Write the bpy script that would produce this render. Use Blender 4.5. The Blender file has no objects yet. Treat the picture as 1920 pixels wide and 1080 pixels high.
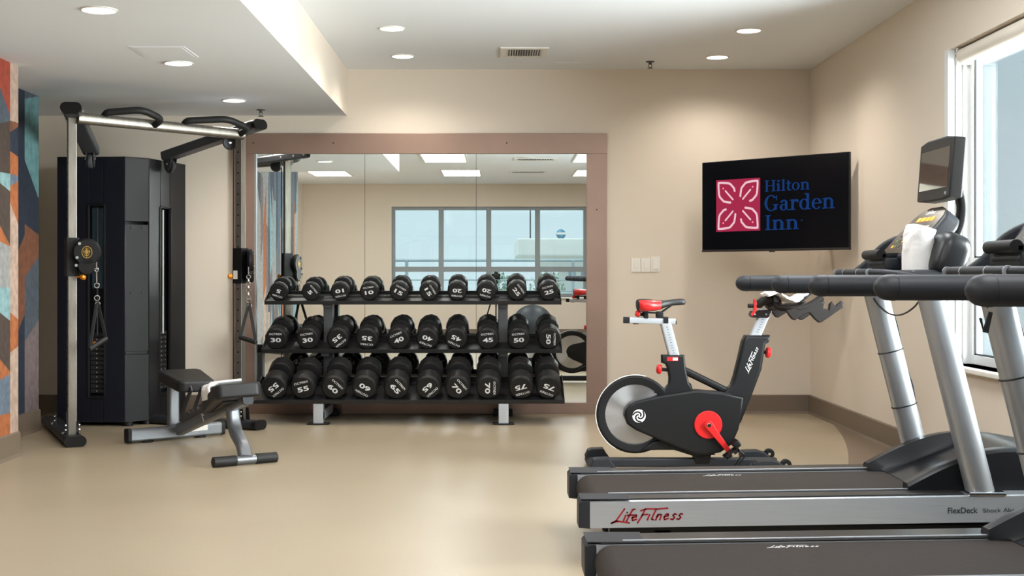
import bpy, bmesh, math, random
from mathutils import Matrix, Vector
random.seed(7)
S = bpy.context.scene
COL = S.collection
PI = math.pi

# ------------------------------------------------------------------ camera, sky, exposure
F, CX, CY, CAMZ = 2400.0, 930.0, 518.0, 1.09
cd = bpy.data.cameras.new('camera')
cam = bpy.data.objects.new('camera', cd)
COL.objects.link(cam)
cam.location = (0, 0, CAMZ)
cam.rotation_euler = (PI/2, 0, 0)
cd.sensor_width = 36.0
cd.lens = F/1920*36.0
cd.shift_x = (960-CX)/1920
cd.shift_y = -(540-CY)/1920
cd.clip_start = 0.02
cd.clip_end = 300
S.camera = cam

w = bpy.data.worlds.new('sky')
S.world = w
w.use_nodes = True
nt = w.node_tree
nt.nodes.clear()
wo = nt.nodes.new('ShaderNodeOutputWorld')
bg = nt.nodes.new('ShaderNodeBackground')
tc = nt.nodes.new('ShaderNodeTexCoord')
sep = nt.nodes.new('ShaderNodeSeparateXYZ')
rp = nt.nodes.new('ShaderNodeValToRGB')
rp.color_ramp.elements[0].position = 0.0
rp.color_ramp.elements[0].color = (0.78, 0.90, 0.96, 1)
rp.color_ramp.elements[1].position = 0.5
rp.color_ramp.elements[1].color = (0.55, 0.76, 0.90, 1)
nt.links.new(tc.outputs['Generated'], sep.inputs[0])
nt.links.new(sep.outputs['Z'], rp.inputs[0])
nt.links.new(rp.outputs[0], bg.inputs[0])
bg.inputs[1].default_value = 0.375
nt.links.new(bg.outputs[0], wo.inputs[0])

sun_d = bpy.data.lights.new('sun', 'SUN')
sun_d.energy = 1.0
sun_d.angle = math.radians(12)
sun_d.color = (1.0, 0.98, 0.95)
sun = bpy.data.objects.new('sun', sun_d)
COL.objects.link(sun)
sun.rotation_euler = Vector((0.34, -0.30, -0.89)).to_track_quat('-Z', 'Y').to_euler()

# added area light outside the long right window, boosting daylight on the ceiling
ad = bpy.data.lights.new('window_fill_light', 'AREA')
ad.shape = 'RECTANGLE'; ad.size = 6.0; ad.size_y = 2.3
ad.energy = 700.0
ad.color = (1.0, 0.975, 0.95)
al = bpy.data.objects.new('window_fill_light', ad)
COL.objects.link(al)
al.location = (4.7, 5.2, 1.25)
al.rotation_euler = Vector((-0.70, 0.45, 0.46)).to_track_quat('-Z', 'Z').to_euler()

S.view_settings.view_transform = 'Standard'
S.view_settings.look = 'None'
S.view_settings.gamma = 1.0
S.view_settings.use_curve_mapping = False
S.view_settings.exposure = 1.56
S.cycles.use_denoising = True
S.cycles.max_bounces = 10
S.cycles.diffuse_bounces = 5
S.cycles.glossy_bounces = 6
S.cycles.transparent_max_bounces = 12
S.cycles.sample_clamp_indirect = 6.0
S.cycles.caustics_reflective = False
S.cycles.caustics_refractive = False

TROFFER_L = 5.8      # radiance of the ceiling panel lights
DOWN_W = 15.0        # power of each recessed downlight
DOWN_L = 3.0

# ------------------------------------------------------------------ helpers
def at(x, y, Y):
    """a point of the photograph (pixels of 1920x1080) at depth Y"""
    return Vector(((x-CX)*Y/F, Y, CAMZ-(y-CY)*Y/F))

def lin(v):
    v /= 255.0
    return v/12.92 if v <= 0.04045 else ((v+0.055)/1.055)**2.4
def rgb(r, g, b): return (lin(r), lin(g), lin(b), 1.0)

def mat(name, col, rough=0.5, metal=0.0, noise=0.0, scale=20.0, bump=0.0, bscale=60.0, spec=0.5, emit=None, estr=0.0,
        stretch=None, coat=0.0, rvar=0.0):
    m = bpy.data.materials.new(name)
    m.use_nodes = True
    n = m.node_tree.nodes; l = m.node_tree.links
    p = n['Principled BSDF']
    p.inputs['Base Color'].default_value = col
    p.inputs['Roughness'].default_value = rough
    p.inputs['Metallic'].default_value = metal
    p.inputs['Specular IOR Level'].default_value = spec
    p.inputs['Coat Weight'].default_value = coat
    if emit:
        p.inputs['Emission Color'].default_value = emit
        p.inputs['Emission Strength'].default_value = estr
    if noise or bump or rvar:
        t = n.new('ShaderNodeTexCoord')
        src = t.outputs['Object']
        if stretch:
            mp = n.new('ShaderNodeMapping')
            mp.inputs['Scale'].default_value = stretch
            l.new(src, mp.inputs[0]); src = mp.outputs[0]
    if noise or rvar:
        nz = n.new('ShaderNodeTexNoise')
        nz.inputs['Scale'].default_value = scale
        nz.inputs['Detail'].default_value = 4
        l.new(src, nz.inputs['Vector'])
    if noise:
        r = n.new('ShaderNodeValToRGB')
        r.color_ramp.elements[0].position = 0.3
        r.color_ramp.elements[1].position = 0.7
        a = [max(0, c*(1-noise)) for c in col[:3]]; b = [min(1, c*(1+noise)) for c in col[:3]]
        r.color_ramp.elements[0].color = (*a, 1); r.color_ramp.elements[1].color = (*b, 1)
        l.new(nz.outputs[0], r.inputs[0]); l.new(r.outputs[0], p.inputs['Base Color'])
    if rvar:
        mr = n.new('ShaderNodeMapRange')
        mr.inputs['To Min'].default_value = max(0.02, rough-rvar); mr.inputs['To Max'].default_value = rough+rvar
        l.new(nz.outputs[0], mr.inputs[0]); l.new(mr.outputs[0], p.inputs['Roughness'])
    if bump:
        nb = n.new('ShaderNodeTexNoise')
        nb.inputs['Scale'].default_value = bscale
        nb.inputs['Detail'].default_value = 3
        l.new(src, nb.inputs['Vector'])
        bp = n.new('ShaderNodeBump')
        bp.inputs['Strength'].default_value = bump
        bp.inputs['Distance'].default_value = 0.004
        l.new(nb.outputs[0], bp.inputs['Height']); l.new(bp.outputs[0], p.inputs['Normal'])
    return m

def merge(bm, tmp, mi=None):
    if mi is not None:
        for f in tmp.faces: f.material_index = mi
    me = bpy.data.meshes.new('t')
    tmp.to_mesh(me); tmp.free()
    bm.from_mesh(me)
    bpy.data.meshes.remove(me)

WM = {}
def obj(name, bm, m, parent=None, smooth=35, label=None, fix=True):
    """link the bmesh (world coordinates) as ONE mesh object; m is a material or a list of them"""
    if fix: bmesh.ops.recalc_face_normals(bm, faces=bm.faces)
    if parent is not None and parent in WM: bm.transform(WM[parent].inverted())
    me = bpy.data.meshes.new(name)
    bm.to_mesh(me); bm.free()
    for x in (m if isinstance(m, (list, tuple)) else [m]): me.materials.append(x)
    if smooth:
        for p in me.polygons: p.use_smooth = True
        me.set_sharp_from_angle(angle=math.radians(smooth))
    o = bpy.data.objects.new(name, me)
    COL.objects.link(o)
    if smooth:
        wn = o.modifiers.new('weighted_normals', 'WEIGHTED_NORMAL'); wn.keep_sharp = True; wn.weight = 60
    if parent is not None:
        o.parent = parent
        WM[o] = WM.get(parent, Matrix())
    else:
        WM[o] = Matrix()
    if label: o['label'] = label
    return o

def tag(o, label, cat, group=None):
    o['label'] = label; o['category'] = cat
    if group: o['group'] = group
    return o
def center_origin(o, loc):
    """move a single-mesh thing's origin to loc without moving its geometry"""
    loc = Vector(loc)
    o.data.transform(Matrix.Translation(-loc)); o.location = loc
    WM[o] = Matrix.Translation(loc)
    return o
def thing(name, label, cat, loc=(0, 0, 0), group=None, rot=None):
    o = bpy.data.objects.new(name, None)
    COL.objects.link(o)
    o.empty_display_size = 0.1
    o.location = loc
    M = Matrix.Translation(Vector(loc))
    if rot is not None:
        o.rotation_euler = rot
        M = M @ rot.to_matrix().to_4x4()
    WM[o] = M
    return tag(o, label, cat, group)
def struct(name, bm, m, smooth=35, fix=True):
    o = obj(name, bm, m, None, smooth, fix=fix)
    o['kind'] = 'structure'
    return o
def copy_tree(o, parent=None):
    c = o.copy(); COL.objects.link(c)
    if parent is not None:
        c.parent = parent
        c.matrix_parent_inverse = o.matrix_parent_inverse.copy()
    for ch in list(o.children): copy_tree(ch, c)
    return c

def NB(): return bmesh.new()

def box(bm, lo, hi, mi=0, bev=0.0, M=None, seg=2):
    lo = Vector(lo); hi = Vector(hi)
    t = bmesh.new()
    bmesh.ops.create_cube(t, size=1.0)
    t.transform(Matrix.Translation((lo+hi)/2) @ Matrix.Diagonal((*(hi-lo), 1)))
    if bev: bmesh.ops.bevel(t, geom=list(t.edges), offset=bev, segments=seg, profile=0.5, affect='EDGES')
    if M is not None: t.transform(M)
    merge(bm, t, mi)

def circ(r, n=14, ry=None, a0=0.0):
    ry = r if ry is None else ry
    return [(r*math.cos(a0+2*PI*i/n), ry*math.sin(a0+2*PI*i/n)) for i in range(n)]
def rrect(wd, h, r, n=4):
    o = []
    for cx, cy, a in ((wd/2-r, h/2-r, 0), (-wd/2+r, h/2-r, PI/2), (-wd/2+r, -h/2+r, PI), (wd/2-r, -h/2+r, 1.5*PI)):
        for i in range(n+1):
            t = a+PI/2*i/n
            o.append((cx+r*math.cos(t), cy+r*math.sin(t)))
    return o
def fillet(pts, rad, n=5):
    pts = [Vector(p) for p in pts]
    out = [pts[0]]
    for i in range(1, len(pts)-1):
        a, b, c = pts[i-1], pts[i], pts[i+1]
        d = min(rad, (a-b).length*0.49, (c-b).length*0.49)
        p = b+(a-b).normalized()*d; q = b+(c-b).normalized()*d
        for k in range(n+1):
            t = k/n
            out.append((1-t)**2*p+2*t*(1-t)*b+t*t*q)
    out.append(pts[-1])
    return out
def sweep(bm, pts, prof, up=(0, 0, 1), mi=0, caps=True, scales=None, closed=False):
    """sweep a 2D profile (side, up) along a path"""
    pts = [Vector(p) for p in pts]
    n = len(pts); rings = []
    prev = None
    for i, p in enumerate(pts):
        if closed: t = (pts[(i+1) % n]-pts[i-1])
        elif i == 0: t = pts[1]-p
        elif i == n-1: t = p-pts[-2]
        else: t = (pts[i+1]-p).normalized()+(p-pts[i-1]).normalized()
        t.normalize()
        if prev is None:
            u = Vector(up)
            if abs(u.normalized().dot(t)) > 0.97: u = Vector((0, 1, 0)) if abs(t.y) < 0.9 else Vector((1, 0, 0))
        else: u = prev
        u = (u-t*u.dot(t)).normalized()
        prev = u
        sd = t.cross(u)
        s = scales[i] if scales else 1.0
        rings.append([bm.verts.new(p+sd*(a*s)+u*(b*s)) for a, b in prof])
    m = len(prof)
    for i in range(n if closed else n-1):
        r0, r1 = rings[i], rings[(i+1) % n]
        for k in range(m):
            f = bm.faces.new((r0[k], r0[(k+1) % m], r1[(k+1) % m], r1[k])); f.material_index = mi
    if caps and not closed:
        f = bm.faces.new(rings[0][::-1]); f.material_index = mi
        f = bm.faces.new(rings[-1]); f.material_index = mi
def tube(bm, pts, r, n=12, mi=0, fil=0, caps=True):
    if fil: pts = fillet(pts, fil)
    sweep(bm, pts, circ(r, n), mi=mi, caps=caps)
def basis(o, zdir, xdir=None):
    z = Vector(zdir).normalized()
    x = Vector(xdir) if xdir is not None else (Vector((0, 0, 1)) if abs(z.z) < 0.9 else Vector((1, 0, 0)))
    x = (x-z*x.dot(z)).normalized()
    y = z.cross(x)
    M = Matrix((x, y, z)).transposed().to_4x4()
    M.translation = Vector(o)
    return M
def frame(o, u, v):
    """matrix with u, v as in-plane axes and n = u x v"""
    u = Vector(u).normalized(); v = Vector(v).normalized(); n = u.cross(v)
    M = Matrix((u, v, n)).transposed().to_4x4()
    M.translation = Vector(o)
    return M
def lathe(bm, prof, M, n=20, mi=0, cap=True):
    """profile [(r, h)] turned about the z axis of M"""
    rings = []
    for r, h in prof:
        if r < 1e-6: rings.append([bm.verts.new(M @ Vector((0, 0, h)))])
        else: rings.append([bm.verts.new(M @ Vector((r*math.cos(2*PI*i/n), r*math.sin(2*PI*i/n), h))) for i in range(n)])
    for a, b in zip(rings, rings[1:]):
        for i in range(n):
            j = (i+1) % n
            if len(a) == 1 and len(b) == 1: continue
            if len(a) == 1: vs = (a[0], b[j], b[i])
            elif len(b) == 1: vs = (a[i], a[j], b[0])
            else: vs = (a[i], a[j], b[j], b[i])
            f = bm.faces.new(vs); f.material_index = mi
    for rg, fl in ((rings[0], True), (rings[-1], False)):
        if cap and len(rg) > 1:
            f = bm.faces.new(rg[::-1] if fl else rg); f.material_index = mi
def disc(bm, o, axis, r, t, n=24, mi=0, bev=0.0):
    """solid cylinder of thickness t centred on o along axis"""
    M = basis(o, axis)
    b = min(bev, t*0.45)
    pr = [(r-b, -t/2), (r, -t/2+b), (r, t/2-b), (r-b, t/2)] if b else [(r, -t/2), (r, t/2)]
    lathe(bm, pr, M, n, mi)
def ringtorus(bm, o, axis, R, r, n=28, k=8, mi=0, arc=None):
    M = basis(o, axis)
    if arc is None:
        pts = [M @ Vector((R*math.cos(2*PI*i/n), R*math.sin(2*PI*i/n), 0)) for i in range(n)]
        sweep(bm, pts, circ(r, k), up=M.to_3x3() @ Vector((0, 0, 1)), mi=mi, closed=True)
    else:
        a0, a1 = arc
        pts = [M @ Vector((R*math.cos(a0+(a1-a0)*i/n), R*math.sin(a0+(a1-a0)*i/n), 0)) for i in range(n+1)]
        sweep(bm, pts, circ(r, k), up=M.to_3x3() @ Vector((0, 0, 1)), mi=mi)
def prism(bm, poly, M, d0, d1, bev=0.0, mi=0, seg=2):
    """polygon (u, v) of frame M extruded along its normal from d0 to d1"""
    t = bmesh.new()
    a = [t.verts.new((u, v, d0)) for u, v in poly]; b = [t.verts.new((u, v, d1)) for u, v in poly]
    n = len(poly)
    t.faces.new(a[::-1]); t.faces.new(b)
    for i in range(n): t.faces.new((a[i], a[(i+1) % n], b[(i+1) % n], b[i]))
    bmesh.ops.recalc_face_normals(t, faces=t.faces)
    if bev:
        rim = [e for e in t.edges if abs(e.verts[0].co.z-e.verts[1].co.z) < 1e-6]
        bmesh.ops.bevel(t, geom=rim, offset=bev, segments=seg, profile=0.5, affect='EDGES')
    t.transform(M)
    merge(bm, t, mi)
def ellipsoid(bm, o, rx, ry, rz, mi=0, M=None, n=20, e=1.0):
    t = bmesh.new()
    bmesh.ops.create_uvsphere(t, u_segments=n, v_segments=n//2+2, radius=1.0)
    if e != 1.0:
        for v in t.verts:
            v.co = Vector([math.copysign(abs(c)**e, c) for c in v.co])
    t.transform(Matrix.Translation(Vector(o)) @ (M if M is not None else Matrix()) @ Matrix.Diagonal((rx, ry, rz, 1)))
    merge(bm, t, mi)
def bolt(bm, o, axis, r=0.009, t=0.008, mi=0):
    disc(bm, o, axis, r, t, 8, mi, 0.002)

# flat lettering ------------------------------------------------------------
def flat(bm, poly, M, mi=0, d=0.0):
    vs = [bm.verts.new(M @ Vector((u, v, d))) for u, v in poly]
    f = bm.faces.new(vs); f.material_index = mi
def strokes(bm, lines, M, wd, mi=0, d=0.0, shear=0.0):
    sh = lambda p: (p[0]+shear*p[1], p[1])
    for ln in lines:
        pts = [Vector(sh(p)) for p in ln]
        for a, b in zip(pts, pts[1:]):
            t = (b-a)
            if t.length < 1e-6: continue
            t.normalize(); nn = Vector((-t.y, t.x))*wd/2
            flat(bm, [a-nn, b-nn, b+nn, a+nn], M, mi, d)
        for p in pts:
            flat(bm, [(p.x+wd/2*math.cos(PI/4*i), p.y+wd/2*math.sin(PI/4*i)) for i in range(8)], M, mi, d)
_tc = {}
def text_mesh(s, bold=0.0):
    k = (s, bold)
    if k not in _tc:
        c = bpy.data.curves.new('t', 'FONT')
        c.body = s; c.size = 1.0; c.align_x = 'CENTER'; c.align_y = 'CENTER'; c.offset = bold; c.resolution_u = 3
        o = bpy.data.objects.new('t', c); COL.objects.link(o)
        bpy.context.view_layer.update()
        dg = bpy.context.evaluated_depsgraph_get()
        me = bpy.data.meshes.new_from_object(o.evaluated_get(dg))
        xs = [v.co.x for v in me.vertices]; ys = [v.co.y for v in me.vertices]
        _tc[k] = (me, min(xs), max(xs), min(ys), max(ys))
        bpy.data.objects.remove(o); bpy.data.curves.remove(c)
    return _tc[k]
def text(bm, s, M, u, v, wd, h, mi=0, d=0.0, bold=0.0, shear=0.0):
    """block lettering fitted to width wd and height h, centred on (u, v) of frame M"""
    me, x0, x1, y0, y1 = text_mesh(s, bold)
    t = bmesh.new(); t.from_mesh(me)
    for q in t.verts:
        y = (q.co.y-(y0+y1)/2)/(y1-y0)*h
        q.co = Vector((u+(q.co.x-(x0+x1)/2)/(x1-x0)*wd+shear*y, v+y, d))
    t.transform(M)
    merge(bm, t, mi)
E_ = [(0, .28), (.3, .36), (.27, .5), (.12, .5), (0, .28), (.08, .08), (.35, .16)]
S_ = [(.33, .45), (.18, .5), (.08, .38), (.26, .22), (.16, .07), (-.02, .1)]
def mv(l, dx): return [(x+dx, y) for x, y in l]
SCRIPT = [[(.62, 1.0), (.22, .1), (-.1, -.08)], [(-.1, -.08), (.35, .06), (1.3, -.1)], [(.85, .5), (.8, .1)], [(.9, .7), (.91, .73)],
          [(1.45, .95), (1.3, .95), (1.15, .5), (1.05, .05)], [(1.0, .48), (1.4, .52)], mv(E_, 1.42),
          [(2.25, .92), (2.15, .4), (1.95, -.12)], [(1.95, .82), (2.3, .95), (3.3, .92), (4.0, .96)], [(2.15, .5), (2.55, .52)],
          [(2.72, .5), (2.66, .1)], [(3.12, .9), (2.98, .15), (3.15, .08)], [(3.38, .5), (3.32, .06)],
          [(3.34, .3), (3.52, .5), (3.66, .46), (3.64, .08)], mv(E_, 3.92), mv(S_, 4.5), mv(S_, 4.98)]
def script_text(bm, M, u, v, wd, mi=0, d=0.0):
    """brush script lettering, left end at u, baseline at v, total width wd"""
    k = wd/5.7
    L = Matrix.Translation((u+0.1*k, v, 0)) @ Matrix.Diagonal((k, k, 1, 1))
    strokes(bm, SCRIPT, M @ L, 0.13, mi, d/1.0, shear=0.28)

# ------------------------------------------------------------------ materials
M_wall = mat('wall_paint', rgb(216, 204, 189), 0.75, bump=0.05, bscale=300)
M_ceil = mat('ceiling_paint', rgb(231, 235, 240), 0.85)
M_base = mat('taupe_rubber_base', rgb(112, 98, 84), 0.5)
M_white = mat('white_paint', rgb(226, 222, 215), 0.45)
M_winframe = mat('window_frame_paint', rgb(220, 222, 222), 0.4)
M_black = mat('black_plastic', rgb(17, 17, 19), 0.45, spec=0.3)
M_rubber = mat('black_rubber', rgb(20, 20, 21), 0.6, bump=0.1, bscale=300)
M_dark = mat('dark_grey_plastic', rgb(34, 36, 41), 0.5, spec=0.35)
M_grey = mat('grey_metal_paint', rgb(72, 73, 76), 0.42, 0.3)
M_silver = mat('silver_paint', rgb(166, 169, 174), 0.36, 0.7)
M_alu = mat('brushed_aluminium', rgb(186, 190, 196), 0.42, 0.7, noise=0.05, scale=8, stretch=(1, 60, 60))
M_bench = mat('bench_silver_paint', rgb(126, 129, 134), 0.36, 0.6)
M_arm = mat('arm_grey_paint', rgb(78, 80, 86), 0.45, 0.2)
M_rod = mat('guide_rod', rgb(205, 205, 205), 0.45, 0.2)
M_chrome = mat('chrome', rgb(225, 225, 225), 0.12, 1.0)
M_brush = mat('brushed_steel', rgb(142, 137, 129), 0.4, 0.85, noise=0.15, scale=5, stretch=(8, 8, 1.2))
M_copper = mat('brushed_bronze', rgb(150, 125, 112), 0.4, 0.6, noise=0.05, scale=4)
M_mirror = mat('mirror_silver', (0.86, 0.90, 0.88, 1), 0.0, 1.0)
M_navy = mat('navy_shroud', rgb(16, 18, 28), 0.4, 0.0, spec=0.35)
M_char = mat('charcoal_shroud', rgb(19, 19, 22), 0.5, 0.0, spec=0.3)
M_red = mat('red_plastic', rgb(205, 32, 34), 0.35)
M_redtext = mat('red_lettering', rgb(150, 14, 24), 0.5)
M_whitetext = mat('white_lettering', rgb(225, 225, 225), 0.5)
M_greytext = mat('grey_lettering', rgb(205, 205, 205), 0.5)
M_blacktext = mat('black_lettering', rgb(28, 30, 34), 0.5)
M_gold = mat('gold_print', rgb(196, 160, 74), 0.35, 0.6)
M_orange = mat('amber_knob', rgb(225, 140, 30), 0.25, 0.3)
M_pad = mat('black_vinyl', rgb(20, 19, 20), 0.5, bump=0.06, bscale=200)
M_towel = mat('white_terry', rgb(238, 236, 234), 0.95, bump=0.7, bscale=420)
M_belt = mat('running_belt', rgb(46, 39, 35), 0.8, spec=0.2, noise=0.1, scale=60, bump=0.15, bscale=500)
M_strip = mat('foot_strip', rgb(44, 41, 40), 0.38, 0.3)
M_gloss = mat('black_glass', rgb(10, 11, 14), 0.06)
M_steel = mat('turned_steel', rgb(196, 196, 198), 0.28, 1.0)
M_stucco = mat('pale_stucco', rgb(188, 193, 196), 0.9, noise=0.1, scale=60, bump=0.5, bscale=120)
M_dumb = mat('black_urethane', rgb(18, 17, 18), 0.5, spec=0.35, bump=0.04, bscale=150)
M_rack = mat('black_rack_paint', rgb(20, 20, 22), 0.45)
M_display = mat('console_overlay', rgb(58, 50, 42), 0.22)
M_led = mat('amber_led', rgb(200, 130, 40), 0.4, emit=rgb(220, 130, 30), estr=0.5)
M_green = mat('green_print', rgb(80, 120, 60), 0.4)
M_cord = mat('black_cord', rgb(20, 20, 22), 0.5)

def glass_mat():
    m = bpy.data.materials.new('window_glass'); m.use_nodes = True
    n = m.node_tree.nodes; l = m.node_tree.links; n.clear()
    out = n.new('ShaderNodeOutputMaterial'); mx = n.new('ShaderNodeMixShader')
    tr = n.new('ShaderNodeBsdfTransparent'); gl = n.new('ShaderNodeBsdfGlossy'); fr = n.new('ShaderNodeLayerWeight'); pw = n.new('ShaderNodeMath'); ma = n.new('ShaderNodeMath')
    tr.inputs[0].default_value = (0.92, 0.97, 0.98, 1)
    gl.inputs['Roughness'].default_value = 0.0
    fr.inputs[0].default_value = 0.5
    pw.operation = 'POWER'; pw.inputs[1].default_value = 4.0
    ma.operation = 'MULTIPLY_ADD'; ma.inputs[1].default_value = 0.5; ma.inputs[2].default_value = 0.035
    l.new(fr.outputs['Facing'], pw.inputs[0]); l.new(pw.outputs[0], ma.inputs[0])
    l.new(ma.outputs[0], mx.inputs[0]); l.new(tr.outputs[0], mx.inputs[1]); l.new(gl.outputs[0], mx.inputs[2])
    l.new(mx.outputs[0], out.inputs[0])
    return m
M_glass = glass_mat()
def emit_mat(name, col, st):
    m = bpy.data.materials.new(name); m.use_nodes = True
    n = m.node_tree.nodes; l = m.node_tree.links; n.clear()
    out = n.new('ShaderNodeOutputMaterial'); e = n.new('ShaderNodeEmission')
    e.inputs[0].default_value = col; e.inputs[1].default_value = st
    l.new(e.outputs[0], out.inputs[0])
    return m
M_troffer = emit_mat('troffer_diffuser', (0.98, 0.98, 1.0, 1), TROFFER_L)
M_lamp = emit_mat('downlight_lens', (1.0, 0.95, 0.86, 1), DOWN_L)

def floor_mat():
    m = bpy.data.materials.new('vinyl_floor'); m.use_nodes = True
    n = m.node_tree.nodes; l = m.node_tree.links
    p = n['Principled BSDF']
    tc = n.new('ShaderNodeTexCoord'); sp = n.new('ShaderNodeSeparateXYZ')
    l.new(tc.outputs['Object'], sp.inputs[0])
    def mth(op, a, b=None):
        q = n.new('ShaderNodeMath'); q.operation = op
        for i, v in enumerate((a, b)):
            if v is None: continue
            if isinstance(v, (int, float)): q.inputs[i].default_value = v
            else: l.new(v, q.inputs[i])
        return q.outputs[0]
    nz = n.new('ShaderNodeTexNoise'); nz.inputs['Scale'].default_value = 90; nz.inputs['Detail'].default_value = 5
    l.new(tc.outputs['Object'], nz.inputs['Vector'])
    nz2 = n.new('ShaderNodeTexNoise'); nz2.inputs['Scale'].default_value = 1.3; nz2.inputs['Detail'].default_value = 3
    l.new(tc.outputs['Object'], nz2.inputs['Vector'])
    r = n.new('ShaderNodeValToRGB')
    r.color_ramp.elements[0].position = 0.3; r.color_ramp.elements[0].color = rgb(158, 143, 120)
    r.color_ramp.elements[1].position = 0.7; r.color_ramp.elements[1].color = rgb(168, 154, 130)
    l.new(mth('ADD', mth('MULTIPLY', nz.outputs[0], 0.5), mth('MULTIPLY', nz2.outputs[0], 0.5)), r.inputs[0])
    # welded seam across the sheet vinyl
    seam = mth('LESS_THAN', mth('ABSOLUTE', mth('ADD', sp.outputs['X'], 1.12)), 0.004)
    mx = n.new('ShaderNodeMix'); mx.data_type = 'RGBA'
    l.new(mth('MULTIPLY', seam, 0.5), mx.inputs['Factor']); l.new(r.outputs[0], mx.inputs['A']); mx.inputs['B'].default_value = rgb(170, 148, 116)
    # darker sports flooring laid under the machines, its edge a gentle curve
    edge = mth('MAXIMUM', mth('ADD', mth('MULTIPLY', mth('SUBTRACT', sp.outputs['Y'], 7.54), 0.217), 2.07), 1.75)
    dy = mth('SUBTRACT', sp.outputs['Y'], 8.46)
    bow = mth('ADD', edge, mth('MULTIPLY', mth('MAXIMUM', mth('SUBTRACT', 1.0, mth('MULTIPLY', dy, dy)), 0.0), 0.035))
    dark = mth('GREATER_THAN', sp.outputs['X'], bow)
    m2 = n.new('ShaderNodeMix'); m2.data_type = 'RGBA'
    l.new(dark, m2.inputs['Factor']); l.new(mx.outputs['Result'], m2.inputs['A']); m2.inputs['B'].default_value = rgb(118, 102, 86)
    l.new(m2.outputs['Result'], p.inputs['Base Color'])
    p.inputs['Roughness'].default_value = 0.34
    p.inputs['Specular IOR Level'].default_value = 0.45
    return m
M_floor = floor_mat()

# ------------------------------------------------------------------ the room
D, XR, H, YF = 10.18, 2.5, 2.735, -2.47      # mirror wall, window wall, ceiling, wall behind the camera
SOF_Z, SOF_X, SOF_Y = 2.366, -1.183, 4.7
XL = -3.8

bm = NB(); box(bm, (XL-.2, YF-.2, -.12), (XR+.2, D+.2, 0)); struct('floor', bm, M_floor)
bm = NB()
box(bm, (SOF_X, YF, H), (XR+.15, D+.15, H+.12))
box(bm, (XL-.15, YF, H), (SOF_X, D+.15, H+.12))
struct('ceiling', bm, M_ceil)
bm = NB(); box(bm, (XL-.15, SOF_Y, SOF_Z), (SOF_X, D+.14, H))
so = struct('ceiling_soffit', bm, [M_ceil, M_wall])
for p in so.data.polygons:
    if abs(p.normal.z) < 0.5: p.material_index = 1
bm = NB(); box(bm, (XL-.15, D, 0), (XR+.15, D+.15, H)); struct('wall_back', bm, M_wall)
# right wall with its window opening
WY0, WY1, WZ0, WZ1 = 1.2, 7.06, 0.61, 2.34
bm = NB()
box(bm, (XR, WY1, 0), (XR+.17, D, H)); box(bm, (XR, YF, 0), (XR+.17, WY0, H))
box(bm, (XR, WY0, 0), (XR+.17, WY1, WZ0)); box(bm, (XR, WY0, WZ1), (XR+.17, WY1, H))
struct('wall_right', bm, M_wall)
# wall behind the camera with its window opening
OX0, OX1, OZ0, OZ1 = -1.86, 1.62, 0.72, 2.33
bm = NB()
box(bm, (XL, YF-.17, 0), (OX0, YF, H)); box(bm, (OX1, YF-.17, 0), (XR+.17, YF, H))
box(bm, (OX0, YF-.17, 0), (OX1, YF, OZ0)); box(bm, (OX0, YF-.17, OZ1), (OX1, YF, H))
struct('wall_front', bm, M_wall)

# left side: stepped wall carrying the painted mural
PAL = {'red': (176, 74, 52), 'orange': (190, 112, 64), 'teal': (120, 168, 172), 'ltteal': (150, 190, 196), 'navy': (40, 50, 68),
       'blue': (112, 128, 146), 'grey': (128, 126, 124), 'ltgrey': (172, 172, 172), 'brown': (82, 68, 60), 'rust': (140, 88, 62),
       'pink': (206, 178, 160), 'mauve': (138, 122, 122), 'slate': (88, 98, 110)}
PN = list(PAL)
M_mural = [mat('mural_'+k, tuple(c*.62 for c in rgb(*PAL[k])[:3])+(1,), 0.85, noise=0.22, scale=22, bump=0.1, bscale=200) for k in PN] + [M_wall]
def mural_quad(bm, X, pts, cname):
    vs = [bm.verts.new((X, y, z)) for y, z in pts]
    f = bm.faces.new(vs); f.material_index = PN.index(cname)
def mural_column(bm, X, ya, yb, cuts, top, cols, bottom=0.0):
    """stack of painted facets between ya and yb; cuts = (z at ya, z at yb) from the top down"""
    cuts = [(top, top)] + cuts + [(bottom, bottom)]
    for (a0, b0), (a1, b1), cn in zip(cuts, cuts[1:], cols):
        mural_quad(bm, X, [(ya, a0), (yb, b0), (yb, b1), (ya, a1)], cn)
def zy(y, Y): return CAMZ-(y-CY)*Y/F
X1, Y1e, X2, Y2e = -2.90, 7.77, -3.24, 9.07
bm = NB()
# solid bodies of the steps
for lo, hi in (((XL-.15, SOF_Y, 0), (X1-.002, Y1e, SOF_Z)), ((XL-.15, 1.6, 0), (X1-.002, SOF_Y, H)), ((XL-.15, Y1e-.05, 0), (X2-.002, Y2e, SOF_Z)),
               ((XL-.15, Y2e-.05, 0), (XL, D, SOF_Z)), ((XL-.15, YF, 0), (-3.44, 1.65, H))):
    box(bm, lo, hi, mi=len(PN))
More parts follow.
